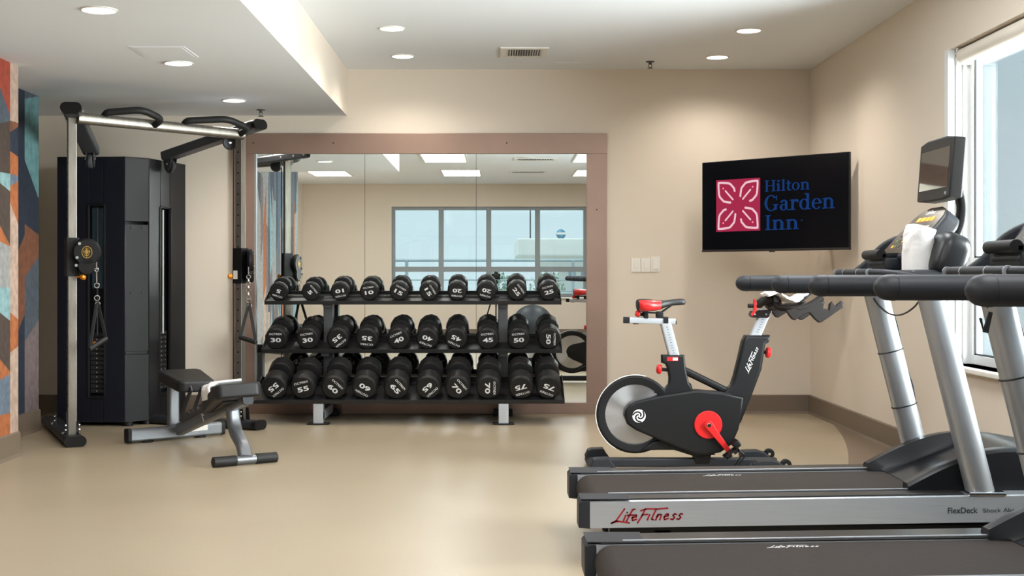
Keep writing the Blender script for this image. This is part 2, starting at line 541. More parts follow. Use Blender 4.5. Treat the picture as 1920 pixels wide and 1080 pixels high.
# facets nearest the visible end of the mural
ya, yb = 7.28, 7.64
mural_column(bm, X1, ya, yb, [(zy(90, 7.3), zy(215, 7.6)), (zy(240, 7.3), zy(225, 7.6)), (zy(318, 7.3), zy(325, 7.6)), (zy(322, 7.3), zy(358, 7.6)),
                              (zy(372, 7.3), zy(460, 7.6)), (zy(440, 7.3), zy(462, 7.6)), (zy(538, 7.3), zy(540, 7.6)), (zy(565, 7.3), zy(602, 7.6)),
                              (zy(640, 7.3), zy(698, 7.6)), (zy(728, 7.3), zy(702, 7.6)), (zy(785, 7.3), zy(775, 7.6))],
             SOF_Z, ['red', 'slate', 'brown', 'ltteal', 'brown', 'orange', 'ltgrey', 'ltteal', 'brown', 'orange', 'blue', 'orange'])
mural_column(bm, X1, yb, Y1e, [(zy(228, 7.7),)*2, (zy(250, 7.7), zy(235, 7.7)), (zy(285, 7.7), zy(292, 7.7)), (zy(328, 7.7),)*2, (zy(350, 7.7), zy(338, 7.7)),
                               (zy(380, 7.7), zy(420, 7.7)), (zy(585, 7.7), zy(600, 7.7)), (zy(660, 7.7), zy(650, 7.7))],
             SOF_Z, ['pink', 'rust', 'navy', 'orange', 'blue', 'orange', 'pink', 'orange', 'pink'])
# second step
yc, ydd = 8.4, Y2e
mural_column(bm, X2, 7.72, 8.68, [(1.9, 2.1), (1.2, 1.5), (.5, .3)], SOF_Z, ['rust', 'grey', 'brown', 'slate'])
mural_column(bm, X2, 8.68, 8.80, [(zy(300, 8.7), zy(215, 8.75)), (zy(470, 8.7), zy(440, 8.7)), (zy(620, 8.7), zy(590, 8.7))], SOF_Z, ['navy', 'navy', 'rust', 'navy'])
mural_column(bm, X2, 8.80, ydd, [(zy(185, 8.8), zy(178, 9.0)), (zy(300, 8.8), zy(372, 9.0)), (zy(420, 8.8), zy(440, 9.0)), (zy(520, 8.8), zy(480, 9.0)), (zy(640, 8.8), zy(600, 9.0)), (zy(720, 8.8), zy(760, 9.0))],
             SOF_Z, ['slate', 'teal', 'navy', 'rust', 'slate', 'mauve', 'mauve'])
# the long run towards the camera, seen in the mirror
y = 1.6
rnd = random.Random(3)
while y < ya-.01:
    y2 = min(y+rnd.uniform(.12, .22), ya)
    if ya-y2 < .1: y2 = ya
    top = H if y2 <= SOF_Y else SOF_Z
    z = top-rnd.uniform(.2, .7); cuts = []; cols = [rnd.choice(['ltgrey', 'slate', 'blue', 'pink'])]
    while z > .45:
        cuts.append((z+rnd.uniform(-.35, .35), z+rnd.uniform(-.35, .35))); z -= rnd.uniform(.75, 1.1)
        cols.append(rnd.choice(['ltgrey', 'ltgrey', 'ltgrey', 'slate', 'blue', 'blue', 'pink', 'grey', 'mauve', 'ltteal', 'slate', 'orange']))
    mural_column(bm, X1, y, y2, cuts, top, cols)
    y = y2
struct('wall_left', bm, M_mural, smooth=0, fix=False)

# baseboards
def baseboard(name, segs, h=.148, t=.014):
    bm = NB()
    for a, b, nrm in segs:
        a = Vector((*a, 0)); b = Vector((*b, 0)); nrm = Vector((*nrm, 0))
        prof = [(0, 0), (t*1.6, 0), (t, .02), (t, h-.006), (t*.4, h), (0, h)]
        r = [[bm.verts.new(p+nrm*o+Vector((0, 0, z))) for o, z in prof] for p in (a, b)]
        for k in range(len(prof)): bm.faces.new((r[0][k], r[0][(k+1) % 6], r[1][(k+1) % 6], r[1][k]))
        bm.faces.new(r[0][::-1]); bm.faces.new(r[1])
    struct(name, bm, M_base, smooth=0)
baseboard('baseboard_back', [((XL, D), (-2.10, D), (0, -1)), ((.90, D), (XR, D), (0, -1))])
baseboard('baseboard_right', [((XR, YF), (XR, D), (-1, 0))])
baseboard('baseboard_left', [((X1, 1.6), (X1, Y1e), (1, 0)), ((X2, Y1e), (X2, Y2e), (1, 0)), ((-3.44, YF), (-3.44, 1.6), (1, 0))], h=.15)
baseboard('baseboard_front', [((-3.44, YF), (XR, YF), (0, 1))])

# right window: stepped jamb, sash frame, mid rail, glass, sill
bm = NB()
fx0, fx1 = XR+.10, XR+.155
def wf(y0, y1, z0, z1, b=.004, x0=fx0, x1=fx1): box(bm, (x0, y0, z0), (x1, y1, z1), 0, b)
wf(WY1-.075, WY1, WZ0, WZ1); wf(WY0, WY0+.06, WZ0, WZ1); wf(WY0+.059, WY1-.074, WZ1-.05, WZ1, x0=fx0+.003); wf(WY0+.059, WY1-.074, WZ0, WZ0+.05, x0=fx0+.003); wf(WY0+.059, WY1-.074, 1.13, 1.19, x0=fx0+.003)
for q in (2.55, 4.0, 5.45): wf(q-.03, q+.03, WZ0, WZ1)
for x0, s in ((XR-.012, .0), (XR+.03, .012), (XR+.065, .026)):      # stepped casing at the far jamb
    box(bm, (x0, WY1-.012-s, WZ0), (x0+.04, WY1+(.045 if s == 0 else 0), WZ1), 0, .003)
o = struct('window_1', bm, M_winframe)
bm = NB(); box(bm, (fx0+.02, WY0+.02, WZ0+.02), (fx0+.026, WY1-.03, WZ1-.02)); obj('window_glass', bm, M_glass, o, 0)
bm = NB()
for z0, z1 in ((WZ0+.05, 1.13), (1.19, WZ1-.05)):
    for y0, y1 in ((5.48, WY1-.075), (4.03, 5.42), (2.58, 3.97), (WY0+.06, 2.52)):
        box(bm, (fx0+.012, y0, z0), (fx0+.02, y0+.012, z1)); box(bm, (fx0+.012, y1-.012, z0), (fx0+.02, y1, z1))
        box(bm, (fx0+.012, y0, z0), (fx0+.02, y1, z0+.01)); box(bm, (fx0+.012, y0, z1-.01), (fx0+.02, y1, z1))
obj('glazing_gasket', bm, mat('dark_gasket', rgb(46, 52, 60), .6), o, 0)
bm = NB(); box(bm, (XR-.045, WY0-.04, WZ0-.028), (fx1, WY1+.05, WZ0), 0, .008); obj('window_sill', bm, M_white, o)

# window behind the camera, seen in the mirror
bm = NB()
y0, y1 = YF-.12, YF-.06
def of(x0, x1, z0, z1): box(bm, (x0, y0, z0), (x1, y1, z1), 0, .004)
of(OX0, OX0+.06, OZ0, OZ1); of(OX1-.06, OX1, OZ0, OZ1); of(OX0+.059, OX1-.059, OZ1-.06, OZ1); of(OX0+.059, OX1-.059, OZ0, OZ0+.06); of(OX0+.059, OX1-.059, 1.17, 1.26)
for q in (-.98, -.13, .742): box(bm, (q-.045, y0-.006, OZ0+.001), (q+.045, y1+.006, OZ1-.001), 0, .004)
o = struct('window_2', bm, mat('grey_window_frame', rgb(140, 146, 150), .5, .1))
bm = NB(); box(bm, (OX0+.02, y0+.025, OZ0+.02), (OX1-.02, y0+.031, OZ1-.02)); obj('window_glass', bm, M_glass, o, 0)
bm = NB(); box(bm, (OX0-.04, YF-.13, OZ0-.03), (OX1+.04, YF+.04, OZ0), 0, .008); obj('window_sill', bm, M_white, o)

# roller blind above the right window
r = thing('roller_blind', 'rolled up off-white roller blind along the top of the window on the right', 'blind', (2.555, 4.1, 2.298))
bm = NB()
disc(bm, (2.555, (1.3+6.985)/2, 2.292), (0, 1, 0), .043, 6.985-1.3, 24); obj('fabric_roll', bm, mat('blind_fabric', rgb(214, 206, 194), .8, bump=.1, bscale=300), r)
bm = NB(); box(bm, (2.515, 6.985, 2.245), (2.595, 7.0, 2.338), 0, .004); obj('bracket', bm, M_white, r)
bm = NB(); box(bm, (2.515, 1.285, 2.245), (2.595, 1.3, 2.338), 0, .004); obj('bracket', bm, M_white, r)
bm = NB()
for i in range(30):
    a = 2*PI*i/30
    ellipsoid(bm, (2.555+.048*math.cos(a), 6.978, 2.292+.048*math.sin(a)), .0035, .0035, .0035, n=8)
obj('bead_chain', bm, mat('steel_beads', rgb(190, 186, 178), .3, .7), r)

# ------------------------------------------------------------------ ceiling fixtures
def downlight(x, y, z, label, group, power=DOWN_W):
    t = thing('recessed_downlight', label, 'ceiling light', (x, y, z), group)
    bm = NB()
    lathe(bm, [(.088, 0), (.088, -.004), (.080, -.007), (.077, -.003), (.077, 0)], Matrix.Translation((x, y, z)), 28); obj('trim_ring', bm, M_white, t)
    bm = NB(); lathe(bm, [(.077, 0), (.077, -.0035), (.0, -.0035)], Matrix.Translation((x, y, z)), 28); obj('lens', bm, M_lamp, t)
    ld = bpy.data.lights.new('downlight_lamp', 'SPOT'); ld.energy = power; ld.color = (1.0, .93, .84)
    ld.spot_size = math.radians(150); ld.spot_blend = .7; ld.shadow_soft_size = .07
    lo = bpy.data.objects.new('downlight_lamp', ld); COL.objects.link(lo); lo.parent = t; lo.location = (0, 0, -.02)
G1, G2 = 'downlights in the lowered ceiling', 'downlights in the high ceiling'
downlight(-1.90, 6.125, SOF_Z, 'round recessed downlight in the lowered ceiling, the largest one in its top left corner', G1)
downlight(-1.90, 7.656, SOF_Z, 'round recessed downlight in the lowered ceiling, beside the access panel', G1)
downlight(-1.90, 9.28, SOF_Z, 'round recessed downlight in the lowered ceiling, nearest its sprinkler and the mirror wall', G1)
downlight(-.69, 8.49, H, 'round recessed downlight in the high ceiling beside the bulkhead, farther from the mirror wall', G2)
downlight(-.697, 9.56, H, 'round recessed downlight in the high ceiling above the mirror, the one nearer the mirror wall', G2)
downlight(1.69, 8.56, H, 'round recessed downlight in the high ceiling near the window wall, farther from the television', G2, DOWN_W*1.6)
downlight(1.66, 9.6, H, 'round recessed downlight in the high ceiling directly above the television', G2, DOWN_W*1.0)
downlight(-2.35, 1.0, H, 'round recessed downlight behind the camera, seen in the left mirror panel', G2)

def troffer(x, y, label, z=H):
    t = thing('ceiling_light_panel', label, 'ceiling light', (x, y, z), 'light panels in the ceiling behind the camera')
    bm = NB()
    for lo, hi in (((-.32, -.62), (.32, -.59)), ((-.32, .59), (.32, .62)), ((-.32, -.59), (-.29, .59)), ((.29, -.59), (.32, .59))):
        box(bm, (x+lo[0], y+lo[1], z-.012), (x+hi[0], y+hi[1], z), 0, .003)
    obj('frame', bm, M_white, t)
    bm = NB(); box(bm, (x-.29, y-.59, z-.008), (x+.29, y+.59, z)); obj('diffuser', bm, M_troffer, t, 0)
troffer(-.55, .0, 'bright rectangular ceiling light panel in the mirror, just below the brightest one at the middle')
troffer(-.72, 2.55, 'bright rectangular ceiling light panel at the top middle of the mirror')
troffer(1.55, .0, 'bright rectangular ceiling light panel at the right edge of the mirror')
troffer(-2.65, .0, 'bright rectangular ceiling light panel in the left mirror panel beside the trainer arm')
troffer(1.4, 2.55, 'added rectangular ceiling light panel over the treadmills behind the camera side')  # extra panel added to give the room more light
troffer(-.55, 5.3, 'added unseen ceiling light panel over the open floor before the rack')  # out of view, added to light the floor and dumbbells
troffer(1.4, 5.3, 'added unseen ceiling light panel over the farthest treadmill')  # also added out of view, fills light over the machines

def vent(x, y, z, sx, sy, label):
    t = thing('ceiling_air_vent', label, 'air vent', (x, y, z), 'ceiling air vents')
    bm = NB(); f = .05
    for lo, hi in (((-sx, -sy), (sx, -sy+f)), ((-sx, sy-f), (sx, sy)), ((-sx, -sy+f), (-sx+f, sy-f)), ((sx-f, -sy+f), (sx, sy-f))):
        box(bm, (x+lo[0], y+lo[1], z-.012), (x+hi[0], y+hi[1], z), 0, .004)
    obj('frame', bm, M_white, t)
    bm = NB(); box(bm, (x-sx+f, y-sy+f, z-.002), (x+sx-f, y+sy-f, z)); obj('duct_opening', bm, M_black, t, 0)
    n = 14
    bm = NB()
    for i in range(n):
        px = x-sx+f+(2*sx-2*f)*(i+.5)/n
        box(bm, (-.0015, y-sy+f, -.011), (.0015, y+sy-f, .0), M=Matrix.Translation((px, 0, z-.001)) @ Matrix.Rotation((i-n/2+.5)*-.09, 4, 'Y'))
    obj('louvre', bm, M_white, t, 0)
vent(.205, 9.38, H, .175, .2, 'square white louvred air vent in the high ceiling above the mirror')
vent(.55, 2.35, H, .3, .18, 'white air vent in the ceiling at the top right of the mirror')
vent(.5, .2, H, .3, .18, 'white air vent in the mirror, the smaller lower one near its right edge')

def sprinkler(x, y, z, label):
    t = thing('fire_sprinkler', label, 'sprinkler', (x, y, z), 'ceiling sprinklers')
    bm = NB(); lathe(bm, [(.034, 0), (.032, -.006), (.012, -.008), (.012, -.02), (.007, -.024)], Matrix.Translation((x, y, z)), 18); obj('body', bm, M_grey, t)
    bm = NB()
    for s in (-1, 1): tube(bm, [(x+s*.008, y, z-.02), (x+s*.015, y, z-.034), (x+s*.003, y, z-.05)], .0028, 6)
    obj('yoke', bm, M_grey, t)
    bm = NB(); lathe(bm, [(0, -.05), (.02, -.05), (.022, -.053), (0, -.054)], Matrix.Translation((x, y, z)), 12); obj('deflector', bm, M_grey, t)
sprinkler(1.18, 9.8, H, 'chrome fire sprinkler in the high ceiling between the vent and the right downlights')
sprinkler(-1.80, 9.8, SOF_Z, 'dark fire sprinkler in the lowered ceiling above the right end of the trainer')
bm = NB(); box(bm, (-2.04, 7.1, SOF_Z-.0025), (-1.73, 7.45, SOF_Z), 0, .001)
box(bm, (-2.02, 7.12, SOF_Z-.0035), (-1.75, 7.43, SOF_Z-.002), 0, .0005)
center_origin(tag(obj('ceiling_access_panel', bm, M_ceil), 'flat square access panel in the lowered ceiling beside a downlight', 'access panel'), (-1.885, 7.275, SOF_Z))
bm = NB(); box(bm, (.45, 9.84, H-.0025), (.735, 10.12, H), 0, .001)
box(bm, (.47, 9.86, H-.0035), (.715, 10.10, H-.002), 0, .0005)
center_origin(tag(obj('ceiling_access_panel', bm, M_ceil), 'thin flat access panel in the high ceiling right of the air vent', 'access panel'), (.59, 9.98, H))
bm = NB(); lathe(bm, [(.10, 0), (.10, -.006), (.085, -.01), (0, -.012)], Matrix.Translation((.42, 2.6, H)), 24)
center_origin(tag(obj('ceiling_speaker', bm, M_white), 'round white speaker grille in the ceiling, seen at the top of the right mirror panel', 'speaker'), (.42, 2.6, H))

# wall plates
for i, (x0, x1, kind, lab) in enumerate(((1183, 1201, 0, 'pale wall switch plate, leftmost of the row between mirror and television'),
                                         (1202, 1219, 0, 'pale wall switch plate, middle one of the row between mirror and television'),
                                         (1220, 1237, 1, 'pale blank wall control plate, rightmost of the row below the television'))):
    a = at(x0, 484 if i < 2 else 481, D); b = at(x1, 510, D)
    t = thing('wall_switch', lab, 'wall switch', ((a.x+b.x)/2, D, (a.z+b.z)/2), 'wall plates beside the mirror')
    bm = NB(); box(bm, (a.x, D-.007, b.z), (b.x, D, a.z), 0, .003); obj('cover_plate', bm, M_white, t)
    c = (a.x+b.x)/2; cz = (a.z+b.z)/2
    bm = NB()
    if kind == 0: box(bm, (c-.014, D-.013, cz-.024), (c+.014, D-.006, cz+.024), 0, .003)
    else: box(bm, (c-.022, D-.016, cz-.04), (c+.022, D-.006, cz+.042), 0, .004)
    obj('rocker' if kind == 0 else 'control_cover', bm, M_white, t)

# ------------------------------------------------------------------ framed mirror
YM = 10.14
ML, MR, MT, MB_ = at(436, 0, YM).x, at(1138, 0, YM).x, at(0, 250, YM).z, .0
il, ir, it, ib = at(477, 0, YM).x, at(1100, 0, YM).x, at(0, 288, YM).z, at(0, 755, YM).z
t = thing('wall_mirror', 'large three-panel wall mirror in a wide bronze metal frame behind the dumbbell rack', 'mirror', ((ML+MR)/2, D, 0))
bm = NB(); box(bm, (ML, YM, it), (MR, D, MT), 0, .003); obj('frame_rail', bm, M_copper, t)
bm = NB(); box(bm, (ML, YM, 0), (MR, D, ib), 0, .003); obj('frame_rail', bm, M_copper, t)
bm = NB(); box(bm, (ML, YM, ib), (il, D, it), 0, .003); obj('frame_stile', bm, M_copper, t)
bm = NB(); box(bm, (ir, YM, ib), (MR, D, it), 0, .003); obj('frame_stile', bm, M_copper, t)
s1, s2 = at(684, 0, 10.165).x, at(893, 0, 10.165).x
for a, b in ((il, s1-.0015), (s1+.0015, s2-.0015), (s2+.0015, ir)):
    bm = NB(); box(bm, (a, 10.165, ib), (b, 10.172, it)); obj('mirror_panel', bm, M_mirror, t, 0)
bm = NB(); box(bm, (il, 10.1725, ib), (ir, 10.178, it)); obj('backing_board', bm, M_grey, t, 0)
bm = NB(); box(bm, (il, YM+.002, ib), (il+.014, 10.165, it), 0, .002); obj('edge_channel', bm, M_silver, t)
bm = NB()
for x, y in ((475, 268), (625, 268), (950, 268), (1119, 393)):
    q = at(x, y, YM); disc(bm, (q.x, YM-.001, q.z), (0, 1, 0), .006, .004, 10)
obj('screws', bm, M_dark, t)

# ------------------------------------------------------------------ television
TL, TR = Vector((1.555, 9.67, 0)), Vector((2.427, 8.80, 0))
tu = (TR-TL).normalized(); TWd = (TR-TL).length
tz0, tz1 = 1.272, 1.948
TM = frame((TL.x, TL.y, tz0), tu, (0, 0, 1))     # u right, v up, n towards the room
TH = tz1-tz0
t = thing('wall_television', 'flat black television on a wall bracket across the corner showing a garden hotel logo', 'television', TM @ Vector((TWd/2, TH/2, -.03)))
bm = NB(); box(bm, (0, 0, -.03), (TWd, TH, -.003), 0, .004, TM); box(bm, (.18, .12, -.06), (TWd-.18, TH-.15, -.028), 0, .01, TM)
obj('housing', bm, M_black, t)
M_tv = [mat('tv_black', rgb(5, 6, 9), .14, spec=.2, emit=rgb(8, 9, 14), estr=.12), emit_mat('tv_crimson', rgb(165, 44, 74), 0.34),
        emit_mat('tv_pink', rgb(232, 190, 200), 0.36), emit_mat('tv_blue', rgb(26, 60, 118), 0.30), emit_mat('tv_dot', rgb(245, 130, 150), 0.36)]
bm = NB(); box(bm, (.006, .018, -.004), (TWd-.006, TH-.006, 0), 0, 0, TM)
sq = .385; sx, sy = .132, .150      # logo square
fl = lambda poly, mi, d: flat(bm, poly, TM, mi, d)
fl([(sx, sy), (sx+sq, sy), (sx+sq, sy+sq), (sx, sy+sq)], 1, .0012)
cx_, cy_ = sx+sq/2, sy+sq/2
def leaf(ang):
    R = Matrix.Rotation(ang, 2)
    out = []
    L0, L1, Wd = .045, .242, .066
    a, b = [], []
    for i in range(13):
        q = i/12; s = L0+(L1-L0)*q
        h = Wd*min(1, (1-q)*2.6)**.9*min(1, q*2.6+.12)**.7 if 0 < q < 1 else 0
        a.append(R @ Vector((s, h))); b.append(R @ Vector((s, -h)))
    M = TM @ Matrix.Translation((cx_, cy_, 0))
    strokes(bm, [[(p.x, p.y) for p in a[1:]], [(p.x, p.y) for p in b[3:]]], M, .016, 2, .002)
    m0, m1 = R @ Vector((.062, 0)), R @ Vector((.155, 0))
    strokes(bm, [[(m0.x, m0.y), (m1.x, m1.y)]], M, .013, 2, .002)
    dd = R @ Vector((.182, 0)); flat(bm, [(dd.x+.008*math.cos(PI/5*i), dd.y+.008*math.sin(PI/5*i)) for i in range(10)], M, 4, .002)
for k in range(4): leaf(PI/4+PI/2*k)
# serif words
def serif_word(bm, word, u, v, cap, wd, M, mi, d):
    s, th, sf = .17, .055, .07
    polys = []
    x = 0.0
    def rect(a, b, c, e): polys.append([(a, b), (c, b), (c, e), (a, e)])
    def ringp(cx, cy, rx, ry, a0, a1, sx_=s, ty=th, n=22):
        for i in range(n):
            p, q = a0+(a1-a0)*i/n, a0+(a1-a0)*(i+1)/n
            polys.append([(cx+rx*math.cos(p), cy+ry*math.sin(p)), (cx+rx*math.cos(q), cy+ry*math.sin(q)),
                          (cx+(rx-sx_)*math.cos(q), cy+(ry-ty)*math.sin(q)), (cx+(rx-sx_)*math.cos(p), cy+(ry-ty)*math.sin(p))])
    def stem(x0, y0, y1, top='both', bot='both'):
        rect(x0, y0, x0+s, y1)
        e = .09
        if bot: rect(x0-e, y0, x0+s+e, y0+sf)
        if top == 'both': rect(x0-e, y1-sf, x0+s+e, y1)
        if top == 'left': polys.append([(x0-e, y1-sf*1.3), (x0+s, y1-sf*1.3), (x0+s, y1), (x0-e*.2, y1-.02), (x0-e, y1-.05)])
    xh = .68
    for ch in word:
        if ch == 'H': stem(x+.1, 0, 1); stem(x+.68, 0, 1); rect(x+.2, .48, x+.7, .55); x += 1.0
        elif ch == 'I': stem(x+.1, 0, 1); x += .42
        elif ch == 'i': stem(x+.1, 0, xh, 'left'); ringp(x+.19, .88, .1, .1, 0, 2*PI, .0999, .0999); x += .42
        elif ch == 'l': stem(x+.1, 0, 1.02, 'left'); x += .42
        elif ch == 't':
            rect(x+.1, .12, x+.1+s, .88); rect(x, xh-.07, x+.42, xh); ringp(x+.29, .14, .19, .15, PI, 1.85*PI, s, .07); x += .46
        elif ch == 'o': ringp(x+.34, xh/2, .33, xh/2+.015, 0, 2*PI); x += .72
        elif ch == 'n':
            stem(x+.1, 0, xh, 'left'); stem(x+.52, 0, xh-.2, None); ringp(x+.4, xh-.25, .29, .26, 0, .8*PI, s, .09); x += .82
        elif ch == 'G':
            ringp(x+.46, .5, .45, .52, .22*PI, 1.8*PI, .19, .06); rect(x+.68, .06, x+.68+s, .42); rect(x+.58, .36, x+.95, .43)
            rect(x+.8, .68, x+.86, .98); x += 1.0
        elif ch == 'a':
            rect(x+.38, .08, x+.38+s, xh-.16); ringp(x+.31, xh-.2, .24, .21, 0, .95*PI, s, .07); ringp(x+.28, .2, .25, .215, .3*PI, 1.75*PI, s, .06)
            rect(x+.36, .36, x+.42, .43); ringp(x+.6, .1, .12, .11, PI, 1.9*PI, .05, .06); x += .7
        elif ch == 'r':
            stem(x+.1, 0, xh, 'left'); ringp(x+.42, xh-.22, .2, .23, .25*PI, .95*PI, .08, .12); ringp(x+.5, xh-.12, .085, .085, 0, 2*PI, .0849, .0849); x += .6
        elif ch == 'd':
            ringp(x+.33, xh/2, .32, xh/2+.01, 0, 2*PI); rect(x+.48, 0, x+.48+s, 1.02); rect(x+.36, .95, x+.5, 1.02); rect(x+.6, 0, x+.76, sf); x += .8
        elif ch == 'e':
            ringp(x+.33, xh/2, .32, xh/2+.015, 0, 1.8*PI); rect(x+.12, .34, x+.62, .40); x += .68
    k = wd/x
    L = M @ Matrix.Translation((u, v, 0)) @ Matrix.Diagonal((k, cap, 1, 1))
    for p in polys: flat(bm, p, L, mi, d)
serif_word(bm, 'Hilton', .555, .430, .082, .375, TM, 3, .0012)
serif_word(bm, 'Garden', .552, .290, .112, .575, TM, 3, .0012)
serif_word(bm, 'Inn', .558, .152, .108, .285, TM, 3, .0012)
flat(bm, [(.862+.006*math.cos(PI/5*i), .215+.006*math.sin(PI/5*i)) for i in range(10)], TM, 3, .0012)
obj('screen', bm, M_tv, t, 0, fix=False)
bm = NB(); box(bm, (.0, .0, -.006), (TWd, .016, .001), 0, .002, TM); box(bm, (TWd/2-.025, -.008, -.012), (TWd/2+.02, .004, .0), 0, .002, TM)
obj('lower_bezel', bm, mat('dark_chrome_trim', rgb(72, 68, 66), .3, .6), t)
bm = NB()
c0 = TM @ Vector((TWd/2, TH/2, -.05))
box(bm, (TWd/2-.2, TH/2-.17, -.07), (TWd/2+.2, TH/2+.17, -.055), 0, .004, TM)
tube(bm, [c0, Vector((2.28, 9.55, c0.z)), Vector((XR-.01, 9.62, c0.z))], .022, 10)
box(bm, (XR-.02, 9.50, c0.z-.13), (XR, 9.74, c0.z+.13), 0, .004)
obj('wall_bracket', bm, M_black, t)

# ------------------------------------------------------------------ dumbbell rack
RX = -.64
tiers = [(9.855, .872, 555), (9.73, .506, 562), (9.38, .156, 583)]       # front edge depth, lip bottom height
tilt = [math.radians(13), math.radians(14), math.radians(17)]
depth = [.255, .33, .42]
halfw = 1.14
t = thing('dumbbell_rack', 'long black three-tier dumbbell rack with silver feet in front of the mirror', 'weight rack', (RX, 9.8, 0))
for (yf, zf, _), an, dp in zip(tiers, tilt, depth):
    M = Matrix.Translation((RX, yf, zf+.012)) @ Matrix.Rotation(an, 4, 'X')
    bm = NB()
    box(bm, (-halfw, 0, 0), (halfw, .085, .012), 0, .003, M); box(bm, (-halfw, dp-.085, 0), (halfw, dp, .012), 0, .003, M)
    box(bm, (-halfw, .085, -.004), (halfw, dp-.085, .004), 0, .0, M)
    box(bm, (-halfw, -.004, -.012), (halfw, .004, .018), 0, .002, M)
    box(bm, (-halfw, dp-.004, -.012), (halfw, dp+.004, .034), 0, .002, M)
    obj('shelf', bm, M_rack, t)
    for s in (-1, 1):
        bm = NB()
        prism(bm, [(0, -.014), (dp, -.02), (dp, .05), (dp*.6, .05), (0, .02)], M @ frame((s*halfw-.004, 0, 0), (0, 1, 0), (0, 0, 1)), 0, .008, .002)
        obj('end_plate', bm, M_rack, t)
for x in (-1.305, .055):
    bm = NB(); box(bm, (x-.038, 9.955, .05), (x+.038, 10.04, .93), 0, .008); box(bm, (x-.0385, 9.9, .86), (x+.0385, 10.04, .90), 0, .006)
    for (yf, zf, _), an, dp in zip(tiers, tilt, depth):
        M = Matrix.Translation((x, yf, zf)) @ Matrix.Rotation(an, 4, 'X')
        box(bm, (-.03, .03, -.035), (.03, dp, -.004), 0, .004, M)
    obj('post', bm, M_grey, t)
    bm = NB(); box(bm, (x-.037, 9.385, .008), (x+.037, 9.46, .158), 0, .006); box(bm, (x-.037, 9.40, .03), (x+.037, 10.0, .1), 0, .006)
    obj('base_leg', bm, M_alu, t, label='silver front leg')
    bm = NB(); box(bm, (x-.08, 9.37, 0), (x+.08, 9.475, .012), 0, .004); box(bm, (x-.075, 9.97, 0), (x+.075, 10.07, .05), 0, .004)
    obj('foot_plate', bm, M_black, t)

# ------------------------------------------------------------------ dumbbells
DB = [  # tier, pixel x, weight, roll of the label
    [(522, 5, 162), (582.5, 5, -52), (637, 10, 190), (692, 10, 8), (748, 15, -30), (804, 15, -60), (857, 20, 175), (912, 20, 165), (969.6, 25, -55), (1029, 25, 15)],
    [(517, 30, 0), (576.6, 30, 8), (633, 35, 218), (688, 35, 175), (747, 40, 25), (801, 40, 160), (855, 45, 155), (914.6, 45, 5), (972.7, 50, 5), (1030, 50, -90)],
    [(514, 55, 220), (567.7, 55, 15), (625.5, 60, -45), (683, 60, 150), (742.5, 65, -50), (803, 65, 222), (858, 70, -50), (916, 70, -90), (977, 75, 195), (1029, 75, 158)]]
def head_geo(bm, r, L, wt, d):
    """one urethane head, outer face at y = 0, inner end at y = d*L; twelve flats and chamfered rims"""
    M = Matrix.Rotation(-PI/2, 4, 'X') if d > 0 else Matrix.Rotation(PI/2, 4, 'X')     # z of the lathe along +y or -y
    M = M @ Matrix.Rotation(PI/12, 4, 'Z')
    lathe(bm, [(r*.80, 0), (r*.90, r*.05), (r*.985, r*.18), (r, r*.28), (r, L-r*.2), (r*.93, L-r*.06), (r*.6, L)], M, 12)
    TMx = frame((0, -.0008 if d > 0 else .0008, 0), (1, 0, 0) if d > 0 else (-1, 0, 0), (0, 0, 1))
    text(bm, str(wt), TMx, 0, -r*.08, r*(.90 if wt >= 10 else .45), r*.40, 1, 0, .028)
    text(bm, 'OCTREX', TMx, 0, r*.46, r*1.12, r*.17, 1, 0, .016)
tn = ('top', 'middle', 'bottom')
rad_px = (18.6, 21.6, 24.2)
for ti, row in enumerate(DB):
    yf, zf, _ = tiers[ti]
    for i, (px, wt, roll) in enumerate(row):
        Yc = yf+(-.012 if ti else -.01)
        r = rad_px[ti]*Yc/F*(1.0 if ti else (.95+.07*(wt/25)))
        hl = (.05+.022*wt/10) if ti == 0 else (.095+.0011*wt)     # head length
        hl = min(hl, .165)
        Lt = 2*hl+.115 if ti else 2*hl+.11
        an = tilt[ti]
        x = (px-CX)*Yc/F
        zc = zf+.028+r/math.cos(an)-(.012 if ti else .006)
        side = ('left' if i % 2 == 0 else 'right')
        Rm = (Matrix.Rotation(an, 3, 'X') @ Matrix.Rotation(-math.radians(roll), 3, 'Y')).to_euler()
        t = thing('dumbbell', 'black rubber dumbbell marked %d on the %s shelf, %s one of its pair' % (wt, tn[ti], side), 'dumbbell', (x, Yc, zc),
                  'dumbbells on the %s shelf' % tn[ti], Rm)
        W = WM[t]
        bm = NB(); head_geo(bm, r, hl, wt, 1); bm.transform(W); obj('head', bm, [M_dumb, M_greytext], t, 30)
        bm = NB(); head_geo(bm, r, hl, wt, -1); bm.transform(Matrix.Translation((0, Lt, 0))); bm.transform(W); obj('head', bm, [M_dumb, M_greytext], t, 30)
        bm = NB(); lathe(bm, [(.013, hl-.004), (.0165, Lt/2), (.013, Lt-hl+.004)], Matrix.Rotation(-PI/2, 4, 'X'), 12); bm.transform(W); obj('handle', bm, M_chrome, t)

